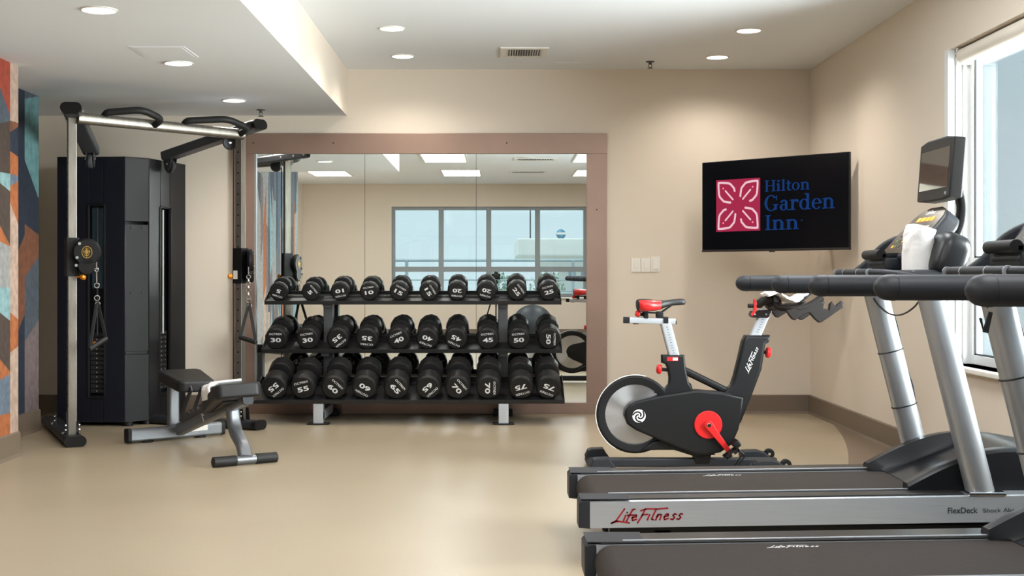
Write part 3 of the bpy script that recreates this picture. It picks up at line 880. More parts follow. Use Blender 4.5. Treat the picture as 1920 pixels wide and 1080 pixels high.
# ------------------------------------------------------------------ cable trainer in the corner
V = Vector
UL, UR = V((-2.755, 8.315, 0)), V((-1.825, 9.145, 0))       # the two uprights
fl_dir, fr_dir = V((-.43, .9, 0)).normalized(), V((-.9, .43, 0)).normalized()
t = thing('cable_trainer', 'corner cable trainer with dark navy weight tower, two uprights and pull-up grips', 'cable machine', (-2.6, 9.2, 0))
TOPZ = 2.175
def oval(wd, h): return rrect(wd, h, h*.48, 4)
for U, fd, ft0, ft1, inner in ((UL, fl_dir, -.165, 1.18, 1), (UR, fr_dir, -.165, .80, -1)):
    a, b = U+fd*ft0, U+fd*ft1
    bm = NB(); sweep(bm, [a+V((0, 0, .036)), b+V((0, 0, .036))], oval(.13, .06)); fo = obj('base_foot', bm, M_dark, t)
    bm = NB(); sweep(bm, [a-fd*.012+V((0, 0, .036)), a+fd*.03+V((0, 0, .036))], oval(.136, .068)); obj('end_cap', bm, M_black, fo)
    sd = fd.cross(V((0, 0, 1)))
    for q in (.02, .62):
        for s in (-1, 1):
            if q > .5 and ft1 < 1: continue
            bm = NB()
            c = U+fd*(q-.055)+sd*(s*.035)+V((0, 0, .066))
            prism(bm, [(-.02, 0), (.02, 0), (.016, .085), (-.008, .085)], frame(c, fd, (0, 0, 1)), -.003, .003)
            for z in (.03, .06): bolt(bm, c+sd*(s*.006)+V((0, 0, z)), sd, .008, .012, 1)
            bolt(bm, U+fd*(q+.02)+sd*(s*.05)+V((0, 0, .07)), (0, 0, 1), .01, .014, 1)
            obj('foot_bracket', bm, [M_black, M_chrome], fo)
    # upright with adjustment holes
    bm = NB()
    sweep(bm, [U+V((0, 0, .06)), U+V((0, 0, TOPZ-.02))], rrect(.056, .056, .006, 2), up=fd)
    up = obj('upright', bm, M_brush, t)
    bm = NB()
    sdn = sd*(1 if sd.dot(V((0, -1, 0))) > 0 else -1)
    for k in range(24):
        disc(bm, U+sdn*.028+V((0, 0, .25+.075*k)), sdn, .0065, .003, 10)
    obj('adjustment_holes', bm, M_black, up)
    # slim black guide and cable beside the post
    bm = NB(); tube(bm, [U+fd*.045+sdn*.02+V((0, 0, .1)), U+fd*.045+sdn*.02+V((0, 0, 2.1))], .004, 6); obj('cable', bm, M_cord, t)
# overhead arms
for (A, B, end) in ((V((-2.72, 8.19, 2.168)), V((-2.90, 9.17, 1.99)), 0), (V((-1.675, 9.065, 2.165)), V((-2.47, 9.60, 1.99)), 1)):
    bm = NB(); sweep(bm, [A, B], rrect(.115, .068, .016, 3)); ar = obj('overhead_arm', bm, M_arm, t)
    d = (B-A).normalized()
    bm = NB(); sweep(bm, [A-d*.012, A+d*.022], oval(.132, .072)); obj('end_cap', bm, M_black, ar)
    sd = d.cross(V((0, 0, 1))).normalized()
    bm = NB()      # pulley hanger at the tower end
    for s in (-1, 1): prism(bm, [(-.05, .02), (.05, .02), (.035, -.07), (.0, -.11), (-.035, -.07)], frame(B-d*.04+sd*(s*.026)+V((0, 0, -.02)), d, (0, 0, 1)), -.003, .003, .001)
    bolt(bm, B-d*.04+sd*.032+V((0, 0, -.07)), sd, .01, .012, 1); bolt(bm, B-d*.04-sd*.032+V((0, 0, -.07)), sd, .01, .012, 1)
    obj('pulley_hanger', bm, [M_grey, M_chrome], ar)
    for q in (.96, .17):
        if q < .5 and end == 0: continue
        bm = NB(); c = A+(B-A)*q+V((0, 0, -.085)); ax = sd
        if q < .5: c = V((-1.912, 9.20, 2.05)); ax = V((-.35, .94, 0)).normalized()
        disc(bm, c, ax, .052, .03, 24, 0, .006); bolt(bm, c-ax*.018, ax, .012, .01, 1)
        obj('pulley', bm, [M_arm, M_chrome], ar)
    bm = NB()
    for q in (.06, .16, .28):
        for s in (-1, 1): bolt(bm, A+(B-A)*q+sd*(s*.068), sd, .009, .012)
    obj('bolts', bm, M_chrome, ar)
# pull-up beam and grips
pa, pb = V((-2.71, 8.285, 2.115)), V((-1.80, 9.115, 2.10))
bm = NB(); sweep(bm, [pa, pb], rrect(.06, .075, .028, 4)); pbm = obj('pull_up_beam', bm, M_brush, t)
bd = (pb-pa).normalized(); fw = V((bd.y, -bd.x, 0)).normalized()
def along(px):
    lo, hi = 0.0, 1.0
    for _ in range(40):
        m = (lo+hi)/2; q = pa+(pb-pa)*m
        if CX+q.x*F/q.y < px: lo = m
        else: hi = m
    return pa+(pb-pa)*lo
for x0, xm, x1 in ((196, 246, 287), (346, 405, 448)):
    p0, pm, p1 = along(x0), along(xm), along(x1)
    bm = NB()
    pts = [p0+V((0, 0, .035)), p0+fw*.04+V((0, 0, .05)), pm+fw*.16+V((0, 0, .075)), p1+fw*.13+V((0, 0, .03)), p1+fw*.02+V((0, 0, .0))]
    tube(bm, pts, .0235, 12, fil=.06)
    g = obj('pull_up_grip', bm, M_rubber, t)
    bm = NB(); disc(bm, p0+V((0, 0, .03)), (0, 0, 1), .022, .02, 14); disc(bm, p1+fw*.02, fw, .024, .016, 14); obj('collar', bm, M_chrome, g)
# weight tower
TZ = 1.955
foot = [(-3.19, 9.30), (-2.69, 9.28), (-2.55, 9.41), (-2.41, 9.94), (-2.75, 10.12), (-3.30, 9.72)]
def wallpanel(bm, a, b, z0, z1, th=.02, mi=0, bev=.006, u0=0.0, u1=1.0, off=0.0):
    a = V((*a, 0)); b = V((*b, 0)); d = (b-a); L = d.length
    M = frame((a.x, a.y, 0), d, (0, 0, 1))
    prism(bm, [(L*u0, z0), (L*u1, z0), (L*u1, z1), (L*u0, z1)], M, -th+off, off, bev, mi)
    return M, L
bm = NB()      # tower carcass set inside the front panels
t2 = [(x*1.0, y) for x, y in [(-3.17, 9.36), (-2.71, 9.34), (-2.60, 9.44), (-2.45, 9.92), (-2.75, 10.09), (-3.27, 9.72)]]
prism(bm, t2, Matrix.Identity(4), .03, TZ-.02, .01)
obj('tower_core', bm, M_black, t)
FP = [((-3.19, 9.30), (-2.69, 9.28), .53, M_navy, (.48, .68)), ((-2.55, 9.41), (-2.41, 9.94), .42, M_char, (.30, .56))]
for a, b, uc, m_, (s0, s1) in FP:
    bm = NB()
    za, zb = .22, 1.60
    wallpanel(bm, a, b, .03, TZ, u1=s0); wallpanel(bm, a, b, .03, TZ, u0=s1)
    M, L = wallpanel(bm, a, b, .03, za, u0=s0, u1=s1); wallpanel(bm, a, b, zb, TZ, u0=s0, u1=s1)
    sh = obj('tower_panel', bm, m_, t)
    bm = NB()
    pr = rrect((s1-s0)*L+.02, zb-za+.03, .02, 3)
    pts = [M @ V((L*(s0+s1)/2+q[0], (za+zb)/2+q[1], .002)) for q in pr]
    sweep(bm, pts, circ(.007, 6), up=M.to_3x3() @ V((0, 0, 1)), closed=True)
    obj('slot_trim', bm, M_black, sh)
    ws = NB()      # plates behind the slot, a selector rod and pin
    uc_ = L*(s0+s1)/2; hw = L*(s1-s0)/2
    for k in range(13):
        z = .24+.034*k; box(ws, (uc_-hw*1.1, z, -.075), (uc_+hw*1.1, z+.031, -.03), 0, .003, M)
    for k in range(13):
        z = .255+.034*k
        box(ws, (uc_-.010, z-.003, -.0305), (uc_-.004, z+.003, -.0285), 1, 0, M); box(ws, (uc_+hw*.7, z-.002, -.0305), (uc_+hw*.7+.004, z+.002, -.0285), 1, 0, M)
    obj('weight_stack', ws, [M_rubber, M_greytext], t)
    bm = NB(); tube(bm, [M @ V((uc_, .66, -.02)), M @ V((uc_, 1.59, -.02))], .007, 8)
    obj('selector_rod', bm, M_rod if uc < .5 else M_dark, t)
    if uc > .5:
        bm = NB(); c = M @ V((uc_-.01, .60, -.028)); lathe(bm, [(.004, 0), (.004, .02), (.016, .024), (.018, .034), (.012, .042), (0, .044)], basis(c, M.to_3x3() @ V((0, 0, 1))), 14)
        obj('selector_pin', bm, M_orange, t)
        bm = NB(); box(bm, (uc_-hw, 1.0, -.06), (uc_+hw, 1.59, -.05), 0, 0, M); obj('slot_reflection_panel', bm, mat('slot_reflection_blue', rgb(64, 84, 98), .15), t)  # bluish reflection in the slot put into the colour of an added panel
# the column between the two panels: upper cover, bolted plate, lower cover
a, b = (-2.69, 9.28), (-2.55, 9.41)
bm = NB(); wallpanel(bm, a, b, 1.49, TZ, .03, off=.0); obj('ridge_cover', bm, M_char, t)
bm = NB()
M, L = wallpanel(bm, a, b, .54, 1.47, .03, off=-.004)
for z in (.97, 1.445):
    for u in (.3, .75): disc(bm, M @ V((L*u, z, -.003)), M.to_3x3() @ V((0, 0, 1)), .012, .008, 12, 1)
obj('ridge_plate', bm, [M_char, M_black], t)
bm = NB(); wallpanel(bm, a, b, .03, .52, .03, off=.0); wallpanel(bm, a, b, .515, .545, .02, off=-.012); obj('ridge_cover', bm, M_char, t)
bm = NB(); prism(bm, foot, Matrix.Identity(4), TZ-.01, TZ+.004, .008); obj('tower_top', bm, M_char, t)
bm = NB()
for q in ((-3.1, 9.36), (-2.68, 9.33), (-2.58, 9.45), (-2.45, 9.9), (-2.8, 10.0)): disc(bm, (*q, .016), (0, 0, 1), .035, .032, 14, 0, .004)
obj('levelling_feet', bm, M_black, t)
# pulley carriages
def carriage(U, fd, zc, dnorm, side, flip):
    sd = fd.cross(V((0, 0, 1))); out = -fd
    bm = NB(); sweep(bm, [U+V((0, 0, zc-.125)), U+V((0, 0, zc+.125))], rrect(.084, .084, .01, 2), up=fd); cr = obj('pulley_carriage', bm, M_black, t)
    pc = U+out*.085+side
    bm = NB()
    box(bm, (-.02, -.03, -.02), (.02, .09, .02), 0, .004, frame(U+V((0, 0, zc+.05)), side.normalized().cross(V((0, 0, 1))), (pc-U).normalized()))
    disc(bm, pc+V((0, 0, zc+.03)), dnorm, .09, .045, 28, 0, .012); disc(bm, pc+V((0, 0, zc-.06))-dnorm.cross(V((0, 0, 1)))*.0, dnorm, .06, .045, 24, 0, .01)
    hs = obj('swivel_pulley', bm, M_black, cr)
    n = dnorm
    bm = NB()
    MM = frame(pc+V((0, 0, zc+.03))+n*.0235, V((0, 0, 1)).cross(n), (0, 0, 1))
    pts = [MM @ V((.001+.031*math.cos(2*PI*i/28), .0+.037*math.sin(2*PI*i/28), 0)) for i in range(28)]
    sweep(bm, pts, circ(.0022, 6), up=n, closed=True)
    strokes(bm, [[(0, -.028), (0, .028)], [(-.012, .02), (.012, .02)], [(-.02, .004), (.02, .004)], [(-.014, -.014), (0, -.004), (.014, -.014)], [(-.018, .012), (-.018, -.006)],
                 [(.018, .012), (.018, -.006)], [(-.01, -.022), (.01, -.022)], [(-.009, .01), (.009, .01), (.009, -.001), (-.009, -.001), (-.009, .01)]], MM, .0035, 0, .0006)
    obj('gold_crest', bm, M_gold, hs, label='gold oval crest')
    bm = NB()
    for u, v in ((-.045, .055), (-.06, -.035), (-.065, -.085)): bolt(bm, MM @ V((u, v, .002)), n, .011, .01)
    obj('bolts', bm, M_chrome, hs)
    return cr, pc+V((0, 0, zc))
camdir = (V((0, 0, 0))-UL).normalized()
crL, pL = carriage(UL, fl_dir, 1.215, V((.30, -.95, 0)).normalized(), V((.075, .03, 0)), 1)
crR, pR = carriage(UR, fr_dir, 1.165, V((.97, .22, 0)).normalized(), V((.0, .0, 0)), 1)
def knob(c, d, p):
    bm = NB(); lathe(bm, [(.006, -.03), (.006, .0), (.017, .004), (.02, .014), (.018, .026), (.010, .032), (0, .033)], basis(c, d), 16); obj('pull_pin_knob', bm, M_orange, p, label='amber pull-pin knob')
knob(UL+V((.075, -.05, 1.085)), (1, -.3, 0), crL)
knob(UR+V((-.055, -.02, 1.09)), (-1, -.25, 0), crR)
bm = NB(); q = UR+V((-.01, -.0, 1.10)); box(bm, (-.018, -.03, 0), (.018, .03, .001), 0, 0, frame(q+V((-.43, -.9, 0)).normalized()*.0435, V((.9, -.43, 0)), (0, 0, 1)))
obj('warning_sticker', bm, M_white, crR)
# cable ends, snap links and the hanging handles
def snap(bm, p, L=.09, mi=0):
    tube(bm, fillet([p+V((-.008, 0, 0)), p+V((-.009, 0, -L*.8)), p+V((0, 0, -L)), p+V((.009, 0, -L*.8)), p+V((.008, 0, 0)), p+V((0, 0, .008)), p+V((-.008, 0, 0))], .008, 3), .0032, 6, mi)
    ringtorus(bm, p+V((0, 0, -L-.012)), (0, 1, 0), .013, .003, 14, 6, mi)
hl = at(181, 506, 8.2)
bm = NB(); tube(bm, [hl+V((0, 0, .05)), hl], .004, 6); ringtorus(bm, hl, (.3, -1, 0), .011, .0035, 14, 6)
tube(bm, [hl+V((0, 0, -.012)), hl+V((.002, 0, -.088))], .0045, 6); ringtorus(bm, hl+V((.002, 0, -.10)), (.2, -1, 0), .015, .0035, 16, 6)
obj('snap_link', bm, M_chrome, t)
hr = at(466, 514, 9.0)
bm = NB(); tube(bm, [hr+V((0, 0, .05)), hr], .004, 6)
for k in range(7): ringtorus(bm, hr+V((0, 0, -.02-.024*k)), (1, 0, 0) if k % 2 else (0, 1, 0), .014, .003, 12, 6)
obj('chain_link', bm, M_chrome, t)
def handle(name_label, top, g0, g1, strapw=.012):
    h = thing('exercise_stirrup', name_label, 'cable handle', top, 'stirrup handles hanging from the trainer')
    d = (g1-g0).normalized()
    bm = NB(); lathe(bm, [(.013, 0), (.017, .004), (.017, (g1-g0).length-.004), (.013, (g1-g0).length)], basis(g0, d), 14); obj('grip', bm, M_rubber, h)
    bm = NB()
    for g in (g0+d*.006, g1-d*.006): sweep(bm, [top+V((0, 0, -.01)), g+(top-g)*.05, g+V((0, 0, -.012))], rrect(.022, .004, .0015, 1), up=(0, -1, 0))
    obj('strap', bm, M_rubber, h)
    bm = NB(); ringtorus(bm, top+V((0, 0, .004)), (.2, -1, 0), .016, .0035, 16, 6); ringtorus(bm, top+V((.004, 0, -.034)), (.5, -1, 0), .014, .003, 14, 6, arc=(-PI*.6, PI*.5)); obj('d_ring', bm, M_chrome, h)
handle('black stirrup handle hanging from the left pulley of the corner trainer', at(182, 560, 8.2), at(167, 655, 8.16), at(200, 634, 8.28))
handle('black stirrup handle hanging from the right pulley beside the mirror frame', at(467, 565, 9.0), at(449, 632, 8.96), at(481, 642, 8.9))

# ------------------------------------------------------------------ adjustable bench
t = thing('weight_bench', 'adjustable weight bench with black pads and silver frame before the trainer', 'weight bench', (-1.8, 8.0, 0))
ra, rb = V((-2.395, 8.33, .052)), V((-1.884, 8.78, .052))
rd = (rb-ra).normalized()
bm = NB(); sweep(bm, [ra, rb], rrect(.06, .085, .016, 3)); rf = obj('rear_foot', bm, M_bench, t)
bm = NB()
for p, s in ((ra, -1), (rb, 1)): sweep(bm, [p+rd*(s*.012), p-rd*(s*.012)], rrect(.066, .092, .018, 3))
for q in (.2, .76):
    c = ra+(rb-ra)*q; disc(bm, (c.x, c.y, .006), (0, 0, 1), .04, .012, 14, 0, .002)
obj('end_cap', bm, M_black, rf)
bm = NB(); MM = frame(ra+(rb-ra)*.72+V((rd.y, -rd.x, 0))*.0305+V((0, 0, .008)), rd, (0, 0, 1)); box(bm, (-.06, -.012, 0), (.07, .022, .001), 0, 0, MM); obj('warning_sticker', bm, M_white, rf)
mid = ra+(rb-ra)*.5
# front T foot with rubber grips
fa, fb = V((-1.615, 7.285, .03)), V((-1.285, 7.515, .03))
fd_ = (fb-fa).normalized(); fm = (fa+fb)/2+V((.0, 0, 0))
bm = NB(); tube(bm, [fa+(fb-fa)*.36, fa+(fb-fa)*.66], .025, 16); ff = obj('front_foot', bm, M_bench, t)
for p, q in ((0, .37), (.65, 1)):
    bm = NB(); d = fb-fa; L = d.length*(q-p)
    lathe(bm, [(.02, 0), (.03, .006), (.03, L-.006), (.02, L)], basis(fa+d*p, fd_), 16); obj('foot_grip', bm, M_rubber, ff)
# spine and front leg
sp0, sp1 = V((mid.x+.04, mid.y-.05, .075)), V((-1.45, 7.46, .385))
sdir = (sp1-sp0).normalized()
bm = NB(); sweep(bm, [sp0, sp1], rrect(.06, .085, .016, 3)); spn = obj('spine', bm, M_bench, t); bm = NB(); sweep(bm, [sp1-sdir*.004, sp1+sdir*.012], rrect(.064, .09, .018, 3)); obj('end_cap', bm, M_dark, spn)
lg = sp0+(sp1-sp0)*.80
bm = NB(); sweep(bm, fillet([lg+V((0, 0, -.02)), lg+V((.02, -.03, -.15)), fm+V((-.02, .05, .07)), fm+V((0, 0, .01))], .12, 6), rrect(.06, .075, .018, 3), up=rd); obj('front_leg', bm, M_bench, t)
# seat post and pads
bm = NB(); sweep(bm, [mid+V((-.02, .01, .02)), mid+V((-.02, .01, .36))], rrect(.05, .075, .014, 3), up=rd); obj('seat_post', bm, M_bench, t)
bm = NB()      # ladder brackets between seat and backrest
sdv = sdir.cross(V((0, 0, 1))).normalized()
for s in (-1, 1):
    A = sp0+sdir*.12+sdv*(s*.035)+V((0, 0, .05)); Bp = sp0+sdir*.78+sdv*(s*.035)+V((0, 0, .06))
    sweep(bm, [A, Bp], rrect(.008, .05, .003, 2)); sweep(bm, [A, A+V((.12, -.2, .22))], rrect(.008, .045, .003, 2))
for k in range(6): disc(bm, sp0+sdir*(.2+.1*k)+V((0, 0, .062)), sdv, .010, .085, 10, 1)
obj('adjustment_ladder', bm, [M_grey, M_chrome], t)
bm = NB(); p = sp0+sdir*.62+sdv*.045; tube(bm, [p, p+sdv*.03+V((.02, -.02, .02)), p+sdv*.05+V((.06, -.05, -.03))], .005, 8, fil=.02); obj('pop_pin', bm, M_chrome, t)
def pad(name, c, L, W0, W1, th, xdir, ydir, crown=.012):
    """upholstered pad: L along xdir, width W0 at the start to W1 at the end"""
    M = frame(c, xdir, ydir)
    n, k = 14, 10
    bm = bmesh.new()
    poly = []
    r = .06
    def halfw(x):
        q = x/L; wd = W0+(W1-W0)*q
        e = min(x, L-x)
        if e < r: wd -= r*2*(1-math.sqrt(max(0, 1-(1-e/r)**2)))*.75
        return wd/2
    xs = [L*(.5-.5*math.cos(PI*i/n)) for i in range(n+1)]
    poly = [(x-L/2, -halfw(x)) for x in xs]+[(x-L/2, halfw(x)) for x in reversed(xs)]
    prism(bm, poly, M, -th/2, th/2, .016, 0, 3)
    return obj(name, bm, M_pad, t, 50)
pad('seat_pad', V((-2.03, 8.42, .405)), .46, .30, .24, .075, (-rd.y*-1*.0+.45, -.80, -.10), V((.80, .45, .0)))
pad('backrest_pad', V((-1.60, 7.70, .358)), .62, .25, .28, .085, (.37, -.92, .24), V((.92, .39, .05)))
bm = NB(); box(bm, (-.22, -.08, -.045), (.20, .08, -.028), 0, .003, frame(V((-1.60, 7.70, .352)), (.37, -.92, .24), V((.92, .39, .05)))); obj('pad_plate', bm, M_black, t)
# towel on the bench
def towel(name, label, pts, prof_w, th, jit=.004, wave=0.0, seed=1, across=(0, 1, 0)):
    """folded cloth swept along pts; across = width direction"""
    rnd = random.Random(seed)
    pts = fillet(pts, .05, 5)
    ac = V(across).normalized(); n = len(pts); m = 10
    bm = bmesh.new(); top, bot = [], []
    for i, p in enumerate(pts):
        tg = (pts[min(i+1, n-1)]-pts[max(i-1, 0)]).normalized(); nn = tg.cross(ac).normalized()
        rt, rb_ = [], []
        for k in range(m+1):
            s = k/m-.5
            edge = 1-(abs(s)*2)**6*.6
            wob = wave*math.sin(s*9+i*.7+seed)+rnd.uniform(-jit, jit)
            rt.append(bm.verts.new(p+ac*(s*prof_w)+nn*(th/2*edge+wob)))
            rb_.append(bm.verts.new(p+ac*(s*prof_w)+nn*(-th/2*edge+wob)))
        top.append(rt); bot.append(rb_)
    for i in range(n-1):
        for k in range(m):
            bm.faces.new((top[i][k], top[i][k+1], top[i+1][k+1], top[i+1][k])); bm.faces.new((bot[i][k], bot[i+1][k], bot[i+1][k+1], bot[i][k+1]))
        bm.faces.new((top[i][0], top[i+1][0], bot[i+1][0], bot[i][0])); bm.faces.new((top[i][m], bot[i][m], bot[i+1][m], top[i+1][m]))
    for k in range(m):
        bm.faces.new((top[0][k], bot[0][k], bot[0][k+1], top[0][k+1])); bm.faces.new((top[-1][k], top[-1][k+1], bot[-1][k+1], bot[-1][k]))
    bmesh.ops.subdivide_edges(bm, edges=list(bm.edges), cuts=1, use_grid_fill=True, smooth=0.6)
    o = obj(name, bm, M_towel, None, 80)
    c = sum(pts, V())/n
    return center_origin(tag(o, label, 'towel'), c)
towel('towel', 'white folded towel lying on the bench between its two black pads', [at(388, 750, 7.72), at(384, 728, 7.74), at(398, 720, 7.76), at(446, 715, 7.80)], .20, .026, .002, .003, 4, (.35, -.75, .12))

# ------------------------------------------------------------------ indoor cycle
YB = 7.20
t = thing('exercise_bike', 'black indoor cycling bike with red crank disc and silver flywheel behind the treadmill', 'exercise bike', (1.15, YB, 0))
KB = YB/F
def bx(x): return (x-CX)*KB
def bz(y): return CAMZ-(y-CY)*KB
XZ = frame((0, YB, 0), (1, 0, 0), (0, 0, 1))         # normal = -Y, towards the camera
def pp(l): return [(bx(x), bz(y)) for x, y in l]
def side(name, poly, d0, d1, bev, m, parent=t, label=None):
    bm = NB(); prism(bm, pp(poly)[::-1], XZ, d0, d1, bev, 0, 3); return obj(name, bm, m, parent, 40, label)
body = side('drive_shroud', [(1168, 777), (1170, 766), (1177, 756), (1190, 749), (1240, 738), (1300, 729), (1350, 733), (1390, 742), (1386, 775), (1380, 803), (1368, 830), (1347, 845), (1322, 850),
                             (1298, 848), (1268, 837), (1225, 819), (1190, 804), (1174, 793)], -.02, .085, .016, M_black)
side('chain_stay', [(1200, 843), (1222, 826), (1260, 815), (1320, 830), (1340, 851), (1300, 854), (1262, 842), (1232, 842)], -.05, .05, .012, M_black)
# flywheel with its guard
wc = V((bx(1190), YB, bz(776)))
bm = NB()
n = 48; ro, ri = 73*KB, 56*KB
lathe(bm, [(ri, -.030), (ri+.004, -.033), (ro-.012, -.036), (ro, -.026), (ro, .026), (ro-.012, .036), (ri, .032), (ri, -.030)], basis(wc, (0, 1, 0)), n, 0, False)
# close the inner wall of the ring
gd = obj('wheel_guard', bm, M_black, t)
bm = NB(); disc(bm, wc, (0, 1, 0), ri+.004, .03, 48, 0, .004); lathe(bm, [(.05, -.04), (.045, -.042), (0, -.042)], basis(wc, (0, 1, 0)), 24)
fw_m = mat('spun_steel', rgb(200, 200, 203), .3, 1.0)
nt_ = fw_m.node_tree; p_ = nt_.nodes['Principled BSDF']; p_.inputs['Anisotropic'].default_value = .8
tg_ = nt_.nodes.new('ShaderNodeTangent'); tg_.direction_type = 'RADIAL'; tg_.axis = 'Y'
nt_.links.new(tg_.outputs[0], p_.inputs['Tangent'])
fwo = obj('flywheel', bm, fw_m, t)
bm = NB()
M = basis(wc, (0, 1, 0))
pts = [V((wc.x+(ro+.002)*math.cos(a), wc.y-.028, wc.z+(ro+.002)*math.sin(a))) for a in [math.radians(75+q*5) for q in range(34)]]
tube(bm, pts, .0025, 6); obj('rim_trim', bm, M_white, gd)
# frame
side('seat_tube', [(1240, 665), (1282, 665), (1285, 692), (1291, 718), (1302, 736), (1260, 748), (1225, 735), (1242, 731), (1253, 720), (1254, 708), (1251, 690), (1247, 682), (1240, 680)], -.035, .035, .012, M_black)
mast = side('front_mast', [(1396, 628), (1442, 628), (1440, 641), (1433, 645), (1426, 692), (1407, 742), (1387, 792), (1370, 790), (1345, 745), (1357, 732), (1369, 722), (1375, 705), (1384, 668), (1390, 640)], -.045, .045, .018, M_black)
bm = NB(); sweep(bm, [V((bx(1278), YB, bz(692))), V((bx(1366), YB, bz(735)))], rrect(.05, .042, .015, 3)); obj('cross_strut', bm, M_black, t)
bm = NB()
SM = frame((bx(1399.5), YB-.0465, bz(699)), V((.40, 0, .92)), V((-.92, 0, .40)))
script_text(bm, SM, 0, 0, .158, 0); obj('lettering', bm, M_whitetext, mast, 0, fix=False)
# tip emblem
bm = NB(); EM = frame((bx(1195), YB-.0862, bz(777)), (1, 0, 0), (0, 0, 1))
flat(bm, [(.037*math.cos(PI/14*i), .037*math.sin(PI/14*i)) for i in range(28)], EM, 0)
for a0 in (0, 2.1, 4.2):
    ln = [((.008+.011*k/3)*math.cos(a0+k*.42), (.008+.011*k/3)*math.sin(a0+k*.42)) for k in range(8)]
    strokes(bm, [ln], EM, .008, 1, .0006)
obj('tip_emblem', bm, [M_whitetext, M_blacktext], body, 0, fix=False)
# crank disc, crank arms, pedals
cc = V((bx(1323), YB-.088, bz(793)))
bm = NB(); disc(bm, cc, (0, 1, 0), 26*KB, .012, 40, 0, .004); cd_ = obj('crank_disc', bm, M_red, t)
def crank(y, sgn):
    a = V((cc.x, y, cc.z)); b = a+V((bx(1361)-bx(1323), 0, bz(842)-bz(793)))*sgn
    d = (b-a).normalized(); pr = V((d.z, 0, -d.x))
    bm = NB(); L = (b-a).length
    MM = frame(a, d, V((0, -1, 0)).cross(d))
    prism(bm, [(-.022, -.012), (-.014, -.022), (.0, -.025), (.03, -.020), (L, -.013), (L+.012, 0), (L, .013), (.03, .020), (0, .025), (-.014, .022), (-.022, .012)], MM, -.01, .01, .005)
    disc(bm, a+V((0, -.012 if y < YB else .012, 0)), (0, 1, 0), .012, .01, 16, 1, .002)
    c = obj('crank_arm', bm, [M_red, M_chrome], t)
    o = -1 if y < YB else 1
    pc = b+V((0, o*.06, 0))
    bm = NB()
    tube(bm, [b, b+V((0, o*.12, 0))], .008, 10, 1)
    MP = Matrix.Translation(pc) @ Matrix.Rotation(math.radians(-35 if y < YB else -20), 4, 'Y')
    box(bm, (-.045, -.045, -.010), (.045, -.033, .012), 0, .003, MP); box(bm, (-.045, .033, -.010), (.045, .045, .012), 0, .003, MP); box(bm, (-.045, -.045, -.008), (-.032, .045, .010), 1, .003, MP); box(bm, (.032, -.045, -.008), (.045, .045, .010), 0, .003, MP)
    box(bm, (-.02, -.02, -.012), (.02, .02, .012), 0, .004, MP)
    pd = obj('pedal', bm, [M_black, M_chrome], c)
    bm = NB()
    for yy in (-.036, .036):
        tube(bm, [MP @ V((.04, yy, .0)), MP @ V((.055, yy, -.045)), MP @ V((-.02, yy*.8, -.075)), MP @ V((-.075, yy*.6, -.06))], .0045, 6, fil=.02)
    box(bm, (.03, -.05, .01), (.07, .05, .05), 0, .01, MP)
    obj('toe_cage', bm, M_black, pd)
crank(YB-.105, 1); crank(YB+.105, -1)
bm = NB(); disc(bm, (cc.x, YB, cc.z), (0, 1, 0), .014, .2, 14); obj('crank_axle', bm, M_chrome, t)
# seat post with scale, slider, saddle
sp0_, sp1_ = V((bx(1266), YB, bz(676))), V((bx(1247), YB, bz(602)))
bm = NB(); sweep(bm, [sp0_, sp1_], rrect(.042, .062, .012, 3), up=(1, 0, 0)); post = obj('seat_post', bm, M_alu, t)
bm = NB(); pd_ = (sp1_-sp0_).normalized()
for k in range(11): box(bm, (-.006, -.0012, 0), (.006, .0012, .0008), 0, 0, frame(sp0_+pd_*(.045+.015*k)+V((0, -.0215, 0)), V((pd_.z, 0, -pd_.x)), pd_))
obj('scale_marks', bm, M_grey, post)
bm = NB(); sweep(bm, [V((bx(1172), YB, bz(600))), V((bx(1266), YB, bz(603)))], rrect(.04, .034, .006, 2)); sl = obj('seat_slider', bm, M_alu, t)
bm = NB(); sweep(bm, [V((bx(1169), YB, bz(600))), V((bx(1180), YB, bz(600.3)))], rrect(.044, .036, .006, 2)); obj('end_cap', bm, M_black, sl)
bm = NB(); sweep(bm, [V((bx(1243), YB, bz(600))), V((bx(1252), YB, bz(600.3)))], rrect(.05, .038, .006, 2))
obj('slider_clamp', bm, M_black, sl); bm = NB(); sweep(bm, [V((bx(1255), YB, bz(604))), V((bx(1268), YB, bz(604.5)))], rrect(.03, .02, .006, 2)); obj('end_cap', bm, M_black, sl); bm = NB(); sweep(bm, [V((bx(1187), YB, bz(606))), V((bx(1197), YB, bz(606)))], rrect(.03, .01, .003, 2))
obj('slider_stop', bm, M_black, sl)
bm = NB(); box(bm, (bx(1207), YB-.025, bz(597)), (bx(1215), YB+.025, bz(580)), 0, .004); box(bm, (bx(1230), YB-.025, bz(596)), (bx(1243), YB+.025, bz(584)), 0, .006)
for s in (-1, 1): tube(bm, [V((bx(1205), YB+s*.02, bz(586))), V((bx(1238), YB+s*.022, bz(587))), V((bx(1258), YB+s*.012, bz(573)))], .004, 8)
obj('saddle_rails', bm, M_black, t)
bm = NB()
secs = [(1194, 563, 578, .055), (1196, 561, 583, .085), (1204, 560.5, 585, .105), (1216, 560.5, 584, .105), (1228, 562, 582.5, .085), (1238, 563, 580, .055), (1248, 562.5, 576, .036), (1262, 561, 573, .026), (1276, 559.5, 572, .022), (1283, 561, 571.5, .016), (1285, 564, 569, .008)]
rings = []
N = 20
